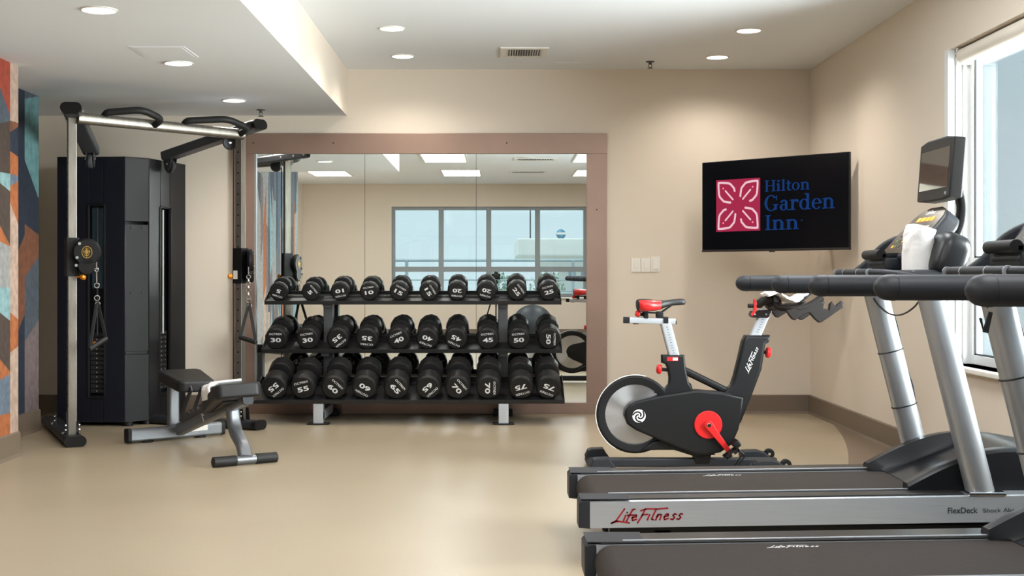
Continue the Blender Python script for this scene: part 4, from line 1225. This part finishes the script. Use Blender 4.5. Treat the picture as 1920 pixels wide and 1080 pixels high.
for x, y0, y1, hw in secs:
    zt, zb = bz(y0), bz(y1); rg = []
    for k in range(N):
        a = 2*PI*k/N; c, s = math.cos(a), math.sin(a)
        yy = math.copysign(abs(c)**.75, c)*hw; zz = (zt+zb)/2+math.copysign(abs(s)**.7, s)*(zt-zb)/2
        rg.append(bm.verts.new((bx(x), YB+yy, zz)))
    rings.append(rg)
for i, (r0, r1) in enumerate(zip(rings, rings[1:])):
    for k in range(N):
        f = bm.faces.new((r0[k], r0[(k+1) % N], r1[(k+1) % N], r1[k]))
        sideways = k in (7, 8, 9, 10, 11, 12, 0, 1, 2, 18, 19, 17)
        if 1 <= i <= 4 and sideways: f.material_index = 1
bm.faces.new(rings[0][::-1]); bm.faces.new(rings[-1])
obj('saddle', bm, [M_pad, M_red], t, 50)
def knob2(x, y, d, r=.026, yy=YB, L=.05):
    bm = NB(); c = V((bx(x), yy, bz(y))); M = basis(c, d)
    lathe(bm, [(.010, -L), (.010, -.008)], M, 12, 1); lathe(bm, [(r*.8, -.012), (r, -.006), (r, .006), (r*.75, .014), (0, .016)], M, 20)
    obj('adjustment_knob', bm, [M_red, M_black], t, label='red adjustment knob')
knob2(1236, 692, (-1, 0, .1), .028); knob2(1440, 661, (1, 0, -.1), .030, L=.06); knob2(1196, 588, (-1, 0, .2), .018)
bm = NB(); box(bm, (bx(1249), YB-.0362, bz(676)), (bx(1270), YB-.0345, bz(669)), 0, .0004); box(bm, (bx(1260), YB-.0368, bz(675)), (bx(1269), YB-.0355, bz(670)), 1); obj('decal', bm, [M_red, M_white], t)
# handlebar post and bars
h0, h1 = V((bx(1413), YB, bz(636))), V((bx(1437), YB, bz(580)))
bm = NB(); sweep(bm, [h0, h1], rrect(.045, .062, .012, 3), up=(1, 0, 0)); hp = obj('handlebar_post', bm, M_alu, t)
bm = NB(); hd = (h1-h0).normalized()
for k in range(7): box(bm, (-.006, -.0012, 0), (.006, .0012, .0008), 0, 0, frame(h0+hd*(.045+.015*k)+V((0, -.023, 0)), V((hd.z, 0, -hd.x)), hd))
obj('scale_marks', bm, M_grey, hp)
hb = side('handlebar_clamp', [(1408, 583), (1446, 580), (1440, 594), (1437, 596), (1409, 595), (1405, 590)], -.035, .035, .006, mat('dark_bronze_plastic', rgb(27, 22, 20), .5, spec=.25))
M_bar = hb.data.materials[0]
bm = NB()
for x in (1413, 1434, 1442): disc(bm, (bx(x), YB-.036, bz(589)), (0, 1, 0), .005, .004, 10, 1)
tube(bm, [V((bx(1399), YB-.05, bz(573))), V((bx(1425), YB-.05, bz(573)))], .012, 12)
obj('clamp_hardware', bm, [M_bar, M_chrome], hb)
bm = NB(); prism(bm, pp([(1409, 561), (1412, 560), (1415, 566), (1415, 582), (1411, 588), (1406, 593), (1404, 589), (1409, 582)])[::-1], XZ, .04, .062, .004); obj('clamp_lever', bm, M_red, hb, label='red clamp lever')
bm = NB()
for s in (-1, 1):
    y0 = YB+s*.05; y1 = YB+s*.21
    tube(bm, [V((bx(1420), y0, bz(571))), V((bx(1446), YB+s*.10, bz(556))), V((bx(1447), y1*.6+YB*.4, bz(575))), V((bx(1470), y1, bz(578))), V((bx(1492), y1, bz(576))), V((bx(1524), y1, bz(556)))], .018, 14, fil=.06)
    # drop wing and bull-horn tip
    MW = frame((0, y1, 0), (1, 0, 0), (0, 0, 1))
    prism(bm, pp([(1457, 580), (1463, 590), (1468, 596), (1473, 598), (1480, 594), (1494, 586), (1500, 585), (1508, 595), (1516, 602), (1521, 602), (1536, 592), (1560, 575), (1562, 566), (1557, 563), (1547, 572), (1541, 564), (1536, 568), (1535, 579), (1526, 576), (1528, 566), (1516, 563), (1500, 572), (1480, 574)])[::-1], MW, -.016, .016, .007, 0, 3)
tube(bm, [V((bx(1446), YB-.14, bz(560))), V((bx(1440), YB, bz(562))), V((bx(1446), YB+.14, bz(560)))], .018, 12)
tube(bm, [V((bx(1492), YB-.2, bz(575))), V((bx(1505), YB, bz(572))), V((bx(1492), YB+.2, bz(575)))], .016, 12)
prism(bm, pp([(1424, 566), (1440, 554), (1452, 551), (1460, 553), (1464, 570), (1440, 576)])[::-1], XZ, -.05, .05, .015, 0, 3)
obj('handlebar', bm, M_bar, t)
bm = NB(); box(bm, (-.05, -.06, -.008), (.05, .06, .008), 0, .006, frame((bx(1508), YB, bz(556)), (.8, 0, .6), (0, 1, 0))); obj('console_holder', bm, M_black, t)
# floor frame
bm = NB(); sweep(bm, [V((bx(1120), YB, .045)), V((bx(1455), YB, .045))], rrect(.06, .05, .012, 3)); obj('base_beam', bm, M_dark, t)
bm = NB(); prism(bm, pp([(1296, 846), (1333, 846), (1328, 868), (1303, 868)])[::-1], XZ, -.035, .035, .006); obj('base_neck', bm, M_black, t)
for nm, poly in (('rear_foot', [(1101, 863), (1107, 851), (1113, 849), (1136, 848), (1142, 858), (1151, 870), (1151, 880), (1104, 880)]), ('front_foot', [(1399, 860), (1404, 853), (1432, 852), (1446, 856), (1456, 866), (1462, 880), (1402, 880)])):
    P_ = pp(poly); cz = .033
    bm = NB()
    low = [(x, .008+(z-.0)*.45) for x, z in P_]
    prism(bm, [(x, max(.008, z*.55)) for x, z in P_][::-1], XZ, -.25, .25, .006)
    for y in (-.24, .15): prism(bm, [(x, max(.008, z)) for x, z in P_][::-1], XZ, y, y+.09, .008)
    f = obj(nm, bm, M_dark, t)
    bm = NB()
    for y in (-.2, .2): disc(bm, ((P_[0][0]+P_[5][0])/2, YB+y, .006), (0, 0, 1), .03, .012, 14)
    obj('levelling_feet', bm, M_black, f)
for y in (-.215, .215):
    bm = NB(); c = V((bx(1457), YB+y, .062)); disc(bm, c, (0, 1, 0), .031, .03, 24, 0, .006); disc(bm, c, (0, 1, 0), .008, .034, 12, 1)
    obj('transport_wheel', bm, [M_black, M_chrome], t)
towel('towel', 'white towel draped over the handlebar of the exercise bike', [at(1433, 553, 7.1), at(1450, 547, 7.12), at(1466, 556, 7.12), at(1480, 567, 7.12), at(1498, 556, 7.12), at(1506, 549, 7.12)], .24, .016, .002, .004, 9, (0, 1, 0))

# ------------------------------------------------------------------ treadmills
TX, TN, TF = .309, 4.777, 5.57          # rear end, near and far side of the farthest one
YM2 = (TN+TF)/2
t1 = t = thing('treadmill', 'farthest treadmill, with a screen above its console and red lettering on its silver side', 'treadmill', (1.35, YM2, 0), 'treadmills')
def inc(x): return (x-TX)*.015
def rail_side(y0, y1, near):
    bm = NB()
    e = [(TX+.03, 0), (2.30, 0)]
    for lo, hi in (((y0, .147), (y1, .243)),):
        prof = [(0, .149), (0, .246), (.006, .250), (y1-y0, .250), (y1-y0, .149)] if near else [(0, .149), (0, .250), (y1-y0-.006, .250), (y1-y0, .246), (y1-y0, .149)]
        r = []
        for x in (TX+.035, 2.32): r.append([bm.verts.new((x, y0+a, z+inc(x))) for a, z in prof])
        for k in range(5): bm.faces.new((r[0][k], r[0][(k+1) % 5], r[1][(k+1) % 5], r[1][k]))
        bm.faces.new(r[0][::-1]); bm.faces.new(r[1])
    if near:
        MM = frame((0, y0-.0008, 0), (1, 0, .015), (0, 0, 1))
        L1 = at(1147, 983, y0); script_text(bm, frame((L1.x, y0-.0008, L1.z), (1, 0, .03), (0, 0, 1)), 0, .008, .272, 1)
        c = at(1805, 957, y0); text(bm, 'FlexDeck', frame((c.x, y0-.0008, c.z), (1, 0, .015), (0, 0, 1)), 0, 0, .112, .022, 2, 0, .012)
        c = at(1866, 957.5, y0); text(bm, 'Shock Absorption', frame((c.x+.055, y0-.0008, c.z), (1, 0, .015), (0, 0, 1)), 0, 0, .20, .02, 2)
    o = obj('side_rail', bm, [M_alu, M_redtext, M_blacktext], t, 30, fix=False)
    bmesh_fix(o)
    bm = NB()
    a, b = (y0+.012, y1) if near else (y0, y1-.012)
    prism(bm, [(TX+.05, .2505+inc(TX+.05)), (1.75, .2505+inc(1.75)), (1.75, .256+inc(1.75)), (TX+.05, .256+inc(TX+.05))], frame((0, 0, 0), (1, 0, 0), (0, 0, 1)), -b, -a, .002)
    obj('foot_strip', bm, M_strip, o)
    bm = NB()
    yy = y1-.012 if near else y0+.012
    prism(bm, [(TX+.12, .256+inc(TX+.12)), (1.72, .256+inc(1.72)), (1.72, .262+inc(1.72)), (TX+.12, .262+inc(TX+.12))], frame((0, 0, 0), (1, 0, 0), (0, 0, 1)), -(yy+.006), -(yy-.006), .002)
    obj('belt_edge_trim', bm, M_silver, o)
    return o
def bmesh_fix(o):
    bm = bmesh.new(); bm.from_mesh(o.data)
    fs = [f for f in bm.faces if f.material_index == 0]
    bmesh.ops.recalc_face_normals(bm, faces=fs)
    bm.to_mesh(o.data); bm.free()
rail_side(TN, TN+.125, True); rail_side(TF-.155, TF, False)
# belt, wrapped around the rear roller
bm = NB()
y0, y1 = TN+.13, TF-.16
R_ = .055; xc = TX+.085; zc = .248-R_+inc(xc)
path = [(1.75, .248+inc(1.75)), (1.2, .248+inc(1.2)), (.7, .248+inc(.7))]+[(xc-R_*math.sin(PI*k/12), zc+R_*math.cos(PI*k/12)) for k in range(13)]+[(1.7, zc-R_+.02)]
ra_ = [[bm.verts.new((x, y, z)) for x, z in path] for y in (y0, y1)]
for k in range(len(path)-1): bm.faces.new((ra_[0][k], ra_[0][k+1], ra_[1][k+1], ra_[1][k]))
for rr in ra_: bm.faces.new(rr)
lx = at(1317, 889, 5.36).x
script_text(bm, frame((lx, y1-.07, .2492+inc(lx)), (1, 0, .015), (0, 1, 0)), 0, 0, .165, 1, .0)
for f in bm.faces: pass
obj('running_belt', bm, [M_belt, M_whitetext], t, 30, fix=False)
# rear corner caps
for y0, y1, s in ((TN-.002, TN+.125, 1), (TF-.155, TF+.002, -1)):
    bm = NB()
    prism(bm, [(TX, .15), (TX+.045, .146), (TX+.045, .254+inc(TX)), (TX+.012, .254), (TX, .242)], frame((0, 0, 0), (1, 0, 0), (0, 0, 1)), -y1, -y0, .008, 0, 3)
    yi = y1 if s == 1 else y0
    ya, yb_ = min(yi, yi+s*.03), max(yi, yi+s*.03)
    prism(bm, [(TX+.01, .2525), (TX+.20, .2565), (TX+.20, .262), (TX+.01, .259)], frame((0, 0, 0), (1, 0, 0), (0, 0, 1)), -max(y1, yb_)+.0, -min(y0, ya)-.0 if s == -1 else -min(y0, ya), .002) if False else None
    prism(bm, [(TX+.006, y0), (TX+.19, y0), (TX+.19, y1), (TX+.006, y1)], Matrix.Translation((0, 0, .0025)), .2535, .2575, .002)
    obj('rear_corner_cap', bm, M_dark, t)
# underframe and feet
bm = NB()
box(bm, (TX+.12, TN+.06, .055), (2.28, TN+.11, .15)); box(bm, (TX+.12, TF-.11, .055), (2.28, TF-.06, .15))
for x in (.6, 1.3, 2.0): box(bm, (x, TN+.06, .07), (x+.06, TF-.06, .13))
for x in (TX+.18, 2.2):
    for y in (TN+.085, TF-.085): disc(bm, (x, y, .03), (0, 0, 1), .035, .06, 16, 0, .006)
obj('underframe', bm, M_black, t)
# motor cover: swept hood with raised wings either side
bm = NB()
NX, NY = 26, 44
hx0, hx1 = 1.57, 2.38
def sm(a, b, x):
    x = min(1, max(0, (x-a)/(b-a))); return x*x*(3-2*x)
gridv = []
for j in range(NY+1):
    v = j/NY*2-1; yy = YM2+v*((TF-TN)/2-.096)
    w_ = sm(.70, .775, abs(v))
    row = []
    for i in range(NX+1):
        u = i/NX
        x = hx0+(.065*(1-w_))+u*(hx1-hx0-(.065*(1-w_)))
        wing = .295+.138*math.sin(PI/2*min(1, u/.5+.02))
        if u > .5: wing -= .09*((u-.5)/.5)**2
        cen = min(wing, .270+.165*(u/.56)**1.05)
        z = wing*w_+cen*(1-w_)
        if abs(v) > .93: z -= .012*((abs(v)-.93)/.07)**2
        row.append(bm.verts.new((x, yy, z)))
    gridv.append(row)
for j in range(NY):
    for i in range(NX): bm.faces.new((gridv[j][i], gridv[j][i+1], gridv[j+1][i+1], gridv[j+1][i]))
def skirt(vs, z0):
    lo = [bm.verts.new((v.co.x, v.co.y, z0)) for v in vs]
    for k in range(len(vs)-1): bm.faces.new((vs[k], vs[k+1], lo[k+1], lo[k]))
skirt(gridv[0], .252); skirt(gridv[-1], .252)
skirt([r[0] for r in gridv], .2575); skirt([r[-1] for r in gridv], .10)
obj('motor_cover', bm, mat('gloss_charcoal', rgb(24, 24, 27), .34, spec=.35), t, 40)
# uprights, handrails
for y, zb in ((TN+.045, .262), (TF-.05, .33)):
    bm = NB()
    a, b = V((1.828-(zb-.262)*.245, y, zb)), V((1.628, y, 1.06))
    sweep(bm, [a, b], circ(.045, 20, .052), up=(1, 0, 0)); u = obj('upright', bm, M_silver, t)
    if zb < .3:
        bm = NB(); box(bm, (1.765, y-.05, .27), (1.905, y+.05, .285), 0, .004); obj('mounting_flange', bm, M_chrome, u)
    else:
        bm = NB(); d = (b-a).normalized()
        for k in (.28, .60):
            M = basis(a+(b-a)*k, d, (1, 0, 0)); pts = [M @ V((.0535*math.cos(2*PI*i/24), .0465*math.sin(2*PI*i/24), 0)) for i in range(24)]
            sweep(bm, pts, circ(.003, 6), up=d, closed=True)
        obj('cable_tie', bm, M_cord, u)
        bm = NB(); pts = [a+(b-a)*q+V((.05+.004*math.sin(q*20), -.012, 0)) for q in (.20, .3, .4, .5, .6, .75, .9, .98)]; tube(bm, pts, .004, 6); obj('cable', bm, M_cord, u)
YR = (TN+.03, TF-.05)
for y in YR:
    xa = 1.033
    bm = NB(); lathe(bm, [(.0325, 0), (.0345, .004), (.0345, .78), (.03, .80)], basis((xa+.058, y, 1.06), (1, 0, 0)), 24); hr_ = obj('handrail', bm, M_dark, t)
    bm = NB(); lathe(bm, [(0, 0), (.012, .0025), (.022, .009), (.030, .020), (.0345, .034), (.0352, .05), (.0352, .057)], basis((xa, y, 1.06), (1, 0, 0)), 24); obj('end_cap', bm, M_dark, hr_)
bm = NB(); tube(bm, [V((1.62, YR[0], 1.075)), V((1.50, YR[0]+.03, 1.10)), V((1.44, YR[0]+.12, 1.104)), V((1.44, YR[1]-.12, 1.104)), V((1.50, YR[1]-.03, 1.10)), V((1.62, YR[1], 1.075))], .0155, 12, fil=.06)
cb = obj('sensor_bar', bm, M_dark, t)
for y in (YR[0]+.12, YR[0]+.26, YR[1]-.26, YR[1]-.12):
    bm = NB(); tube(bm, [V((1.44, y, 1.104)), V((1.44, y+.008, 1.104))], .0168, 14); obj('contact_ring', bm, M_silver, cb)
# console base with cup holders and side arms
bm = NB()
box(bm, (1.56, YM2-.36, 1.05), (1.92, YM2+.36, 1.115), 0, .02, None, 3)
obj('console_base', bm, M_dark, t)
for s in (-1, 1):
    bm = NB()
    M = Matrix.Rotation(.35, 4, 'Y')
    ellipsoid(bm, (1.722, YM2+s*.29, 1.165), .066, .085, .092, 0, M, 32, .62)
    ch = obj('cup_holder', bm, mat('satin_charcoal', rgb(26, 27, 30), .34, spec=.4) if s < 0 else M_dark, t, 60)
    if s < 0: continue
    bm = NB(); sweep(bm, fillet([V((1.53, YM2+s*.335, 1.085)), V((1.60, YM2+s*.325, 1.135)), V((1.66, YM2+s*.30, 1.215)), V((1.74, YM2+s*.27, 1.25)), V((1.80, YM2+s*.24, 1.25))], .05), rrect(.03, .05, .012, 3)); obj('console_arm', bm, M_dark, t)
# tilted console panel
PO = V((1.600, YM2, 1.165)); pv = V((.669, 0, .743))
PM = frame(PO, (0, -1, 0), pv)
hw_, ph = .212, .272
poly = [(-hw_, 0), (hw_, 0), (hw_+.004, ph*.45), (hw_*.92, ph*.8), (hw_*.7, ph*.94), (hw_*.35, ph), (-hw_*.35, ph), (-hw_*.7, ph*.94), (-hw_*.92, ph*.8), (-hw_-.004, ph*.45)]
bm = NB(); prism(bm, poly, PM, -.075, 0, .016, 0, 3); cn = obj('console_panel', bm, M_dark, t)
bm = NB()
pl2 = [(u*.9, .02+v*.93) for u, v in poly]
prism(bm, pl2, PM, -.004, .0015, .001)
text(bm, 'LifeFitness', PM, .0, ph*.90, .10, .022, 1, .003, .01, .25)
for k, (u0, u1) in enumerate(((-.10, -.06), (-.05, .0), (.01, .05), (.06, .10))): box(bm, (u0, ph*.72, .0015), (u1, ph*.80, .0028), 2, 0, PM)
for k in range(9): box(bm, (-.14+.03*k, ph*.60, .0015), (-.122+.03*k, ph*.62, .0028), 1, 0, PM)
for r_ in range(3):
    for k in range(7):
        if abs(k-3) < 1: continue
        box(bm, (-.13+.038*k, ph*(.2+.11*r_), .0015), (-.112+.038*k, ph*(.25+.11*r_), .0028), 2 if (k+r_) % 3 == 0 else (3 if (k+r_) % 3 == 1 else 4), 0, PM)
box(bm, (-.03, ph*.25, .0015), (.03, ph*.5, .0022), 4, 0, PM)
obj('display', bm, [M_display, M_whitetext, M_led, M_green, M_strip], cn, 0)
bm = NB(); box(bm, (1.555, YM2-.05, 1.115), (1.80, YM2+.20, 1.165), 0, .012); box(bm, (1.55, YM2-.04, 1.135), (1.60, YM2+.17, 1.152), 0, .006); obj('reading_ledge', bm, M_dark, t)
bm = NB(); tube(bm, [V((1.545, YM2-.04, 1.178)), V((1.545, YM2+.17, 1.178))], .02, 14); box(bm, (1.545, YM2-.04, 1.16), (1.64, YM2+.16, 1.185), 0, .006); obj('ledge_roll', bm, M_black, t)
# screen on its arm
SV = V((.075, 0, 1)).normalized()
SO = V((1.762, YM2, 1.396))
SMx = frame(SO, (0, -1, 0), SV)
sw, shh = .192, .252
bm = NB(); prism(bm, [(-sw, .004), (-sw*.5, -.004), (sw*.5, -.004), (sw, .004), (sw+.002, shh-.012), (sw*.6, shh), (-sw*.6, shh), (-sw-.002, shh-.012)], SMx, -.055, 0, .010, 0, 3); mo = obj('monitor', bm, mat('monitor_bezel', rgb(34, 33, 33), .45, spec=.3), t)
bm = NB(); box(bm, (-sw+.026, .045, -.003), (sw-.026, shh-.046, .0008), 0, 0, SMx); obj('screen', bm, mat('screen_glass', rgb(24, 22, 20), .05, spec=1.0, coat=.6), mo, 0)
bm = NB(); prism(bm, [(.150+.010*math.cos(PI/6*i), .022+.006*math.sin(PI/6*i)) for i in range(12)], SMx, -.001, .002); obj('maker_badge', bm, M_silver, mo)
bm = NB(); sweep(bm, fillet([V((1.83, YM2-.08, 1.46)), V((1.855, YM2-.08, 1.38)), V((1.845, YM2-.08, 1.28)), V((1.77, YM2-.08, 1.17))], .08), rrect(.05, .03, .01, 3)); obj('monitor_arm', bm, M_black, t)

towel('towel', 'white hand towel draped over the console of the farthest treadmill', [V((1.632, 4.955, 1.095)), V((1.632, 4.955, 1.2)), V((1.636, 4.955, 1.25)), V((1.645, 4.955, 1.278))], .17, .09, .0012, .0012, 5, (0, 1, 0))

# the two nearer treadmills are the same machine again
t2_ = copy_tree(t1); t2_.location = t1.location+V((-.032, -1.413, 0)); t2_['label'] = 'nearer treadmill across the bottom right corner, its belt cut by the frame'
WM[t2_] = Matrix.Translation(t2_.location)
t3_ = copy_tree(t1); t3_.location = t1.location+V((-.045, -2.825, 0)); t3_['label'] = 'nearest treadmill, only its thick dark handrail end reaches in from the right'
# drooping cable and clip at the middle treadmill
bm = NB(); p = at(1636, 556, 5.5); q = at(1722, 566, 4.86)
tube(bm, [p+(q-p)*(k/16)+V((0, 0, -.065*math.sin(PI*k/16)**.8)) for k in range(17)], .0035, 6)
center_origin(tag(obj('hanging_cable', bm, M_cord), 'thin black cable drooping between the uprights of the farthest treadmill', 'cable'), (p+q)/2)
t = thing('safety_clip', 'black safety clip on a cord hanging before the upright of the nearer treadmill', 'safety clip', at(1851, 600, 3.40), None)
c = at(1848, 598, 3.40); top = at(1850, 574, 3.40)
bm = NB(); tube(bm, [V((top.x-.02, 3.385, 1.045)), V((top.x-.002, 3.36, 1.02)), c+V((.0, -.01, .03))], .0022, 6); obj('cord', bm, M_cord, t)
bm = NB(); MM = frame(c+V((0, -.01, -.01)), (1, 0, -.25), (.25, 0, 1))
MM = MM @ Matrix.Scale(.75, 4); prism(bm, [(-.008, -.035), (.012, -.035), (.010, .04), (-.004, .04)], MM, -.006, .006, .002); prism(bm, [(-.008, -.03), (-.004, -.034), (-.022, .012), (-.03, .012), (-.03, .006)], MM, -.005, .005, .002); obj('clip', bm, M_black, t)

# ------------------------------------------------------------------ what the mirror shows behind the camera
bm = NB(); ellipsoid(bm, (.57, .4, .325), .325, .325, .325, 0, None, 40)
o = center_origin(tag(obj('exercise_ball', bm, mat('charcoal_ball', rgb(30, 38, 43), .5, bump=.15, bscale=40)), 'big charcoal exercise ball seen in the right mirror panel', 'exercise ball'), (.57, .4, 0))
t = thing('camera_tripod', 'black camera on a thin tripod, seen in the mirror above the dumbbells marked 20', 'camera', (0, -.18, 0))
bm = NB(); box(bm, (-.07, -.27, 1.035), (.07, -.16, 1.135), 0, .012); disc(bm, (0, -.12, 1.085), (0, 1, 0), .036, .1, 24, 0, .004); box(bm, (-.03, -.25, 1.13), (.03, -.18, 1.165), 0, .01); obj('camera_body', bm, M_black, t)
bm = NB(); disc(bm, (0, -.2, 1.0), (0, 0, 1), .03, .06, 16, 0, .006); tube(bm, [V((0, -.2, .98)), V((0, -.2, .6))], .014, 10); tube(bm, [V((0, -.2, 1.0)), V((-.12, -.16, 1.0))], .01, 8); obj('tripod_head', bm, M_black, t)
for a in (90, 215, 325):
    bm = NB(); e = V((.34*math.cos(math.radians(a)), -.2+.34*math.sin(math.radians(a)), .008)); tube(bm, [V((0, -.2, .95)), e], .012, 8); obj('leg', bm, M_black, t)

# ------------------------------------------------------------------ outside
bm = NB(); box(bm, (7.0, -1.0, -6), (7.3, 30, 4.6)); struct('exterior_wall', bm, M_stucco)
bm = NB(); box(bm, (-60, -90, -6.2), (60, 30, -6)); struct('ground', bm, mat('pale_paving', rgb(196, 196, 192), .9, noise=.1, scale=.5))
bm = NB(); box(bm, (-8, -6.0, -.3), (7.0, YF-.17, -.12)); box(bm, (XR+.17, YF-.17, -.3), (7.0, 20, -.12)); struct('terrace_floor', bm, mat('terrace_paving', rgb(206, 204, 198), .8, noise=.05, scale=3))  # right-hand strip added to bounce sunlight up through the window
t = thing('terrace_railing', 'pale metal terrace railing outside the window, seen in the mirror', 'railing', (-1, -4.6, -.12))
bm = NB()
for z, r_ in ((1.40, .028), (1.24, .018), (1.02, .014), (.8, .014), (.58, .014), (.36, .014)): tube(bm, [V((-7, -4.6, z)), V((6.9, -4.6, z))], r_, 8)
M_rail = mat('pale_rail_paint', rgb(178, 190, 194), .5, .2)
obj('rails', bm, M_rail, t)
for k in range(7):
    x = -6.6+1.62*k
    bm = NB(); box(bm, (x-.03, -4.63, -.12), (x+.03, -4.57, 1.4), 0, .004); obj('post', bm, M_rail, t)
t = thing('office_building', 'pale office building with a roof globe beyond the terrace, seen in the mirror', 'building', (6, -44, -6))
M_bld = mat('pale_concrete', rgb(226, 224, 216), .9, noise=.03, scale=1); M_bwin = mat('building_glass', rgb(150, 170, 182), .3)
bm = NB(); box(bm, (2.4, -52, 1.55), (22, -44.5, 2.1)); box(bm, (3.4, -50, -6), (20, -44.9, 1.55)); obj('facade', bm, M_bld, t)
bm = NB(); box(bm, (1.05, -53, 2.1), (23, -44, 3.0), 0, .1); obj('roof_parapet', bm, M_bld, t)
for k in range(9):
    bm = NB(); x = 3.7+.62*k; box(bm, (x, -44.93, .95), (x+.36, -44.88, 1.35)); obj('window', bm, M_bwin, t)
bm = NB(); tube(bm, [V((1.75, -45, 2.9)), V((1.75, -45, 6.2))], .035, 6); obj('antenna_mast', bm, M_grey, t)
g = thing('roof_globe', 'small blue globe sign on the roof of the pale building, seen in the mirror', 'globe sign', (3.34, -45.5, 3.0))
bm = NB(); ellipsoid(bm, (3.34, -45.5, 3.26), .25, .25, .25, 0, None, 24); obj('sphere', bm, mat('blue_globe', rgb(96, 140, 164), .5, noise=.5, scale=5), g)
bm = NB(); box(bm, (3.1, -45.26, 3.22), (3.58, -45.22, 3.34), 0, .01); obj('band', bm, M_white, g)
bm = NB(); 
for k in (-.2, .2): tube(bm, [V((3.34+k, -45.5, 2.95)), V((3.34+k*.5, -45.5, 3.12))], .02, 6)
obj('support', bm, M_grey, g)
M_leaf = mat('green_foliage', rgb(148, 166, 146), .8, noise=.3, scale=3)
rnd = random.Random(11)
for k, (x, lab) in enumerate(((.1, 'leafy green tree before the pale building in the mirror, left one'), (2.3, 'leafy green tree before the pale building in the mirror, nearer its corner'))):
    tr_ = thing('garden_tree', lab, 'tree', (x, -38, -6), 'trees beyond the terrace')
    bm = NB(); tube(bm, [V((x, -38, -6)), V((x+.05, -38, -.4))], .12, 8); obj('trunk', bm, mat('bark', rgb(96, 82, 70), .9), tr_)
    bm = NB()
    for q in range(420):
        d = V((rnd.gauss(0, 1), rnd.gauss(0, 1), rnd.gauss(0, 1))).normalized()*(rnd.random()**.4)
        p = V((x+d.x*.85, -38+d.y*.85, .55+d.z*.85)); s = .10
        M = basis(p, (rnd.gauss(0, 1), rnd.gauss(0, 1), rnd.gauss(0, 1)))
        flat(bm, [(-s, 0), (0, -s*.5), (s, 0), (0, s*.5)], M, 0)
    obj('foliage', bm, M_leaf, tr_, 0)
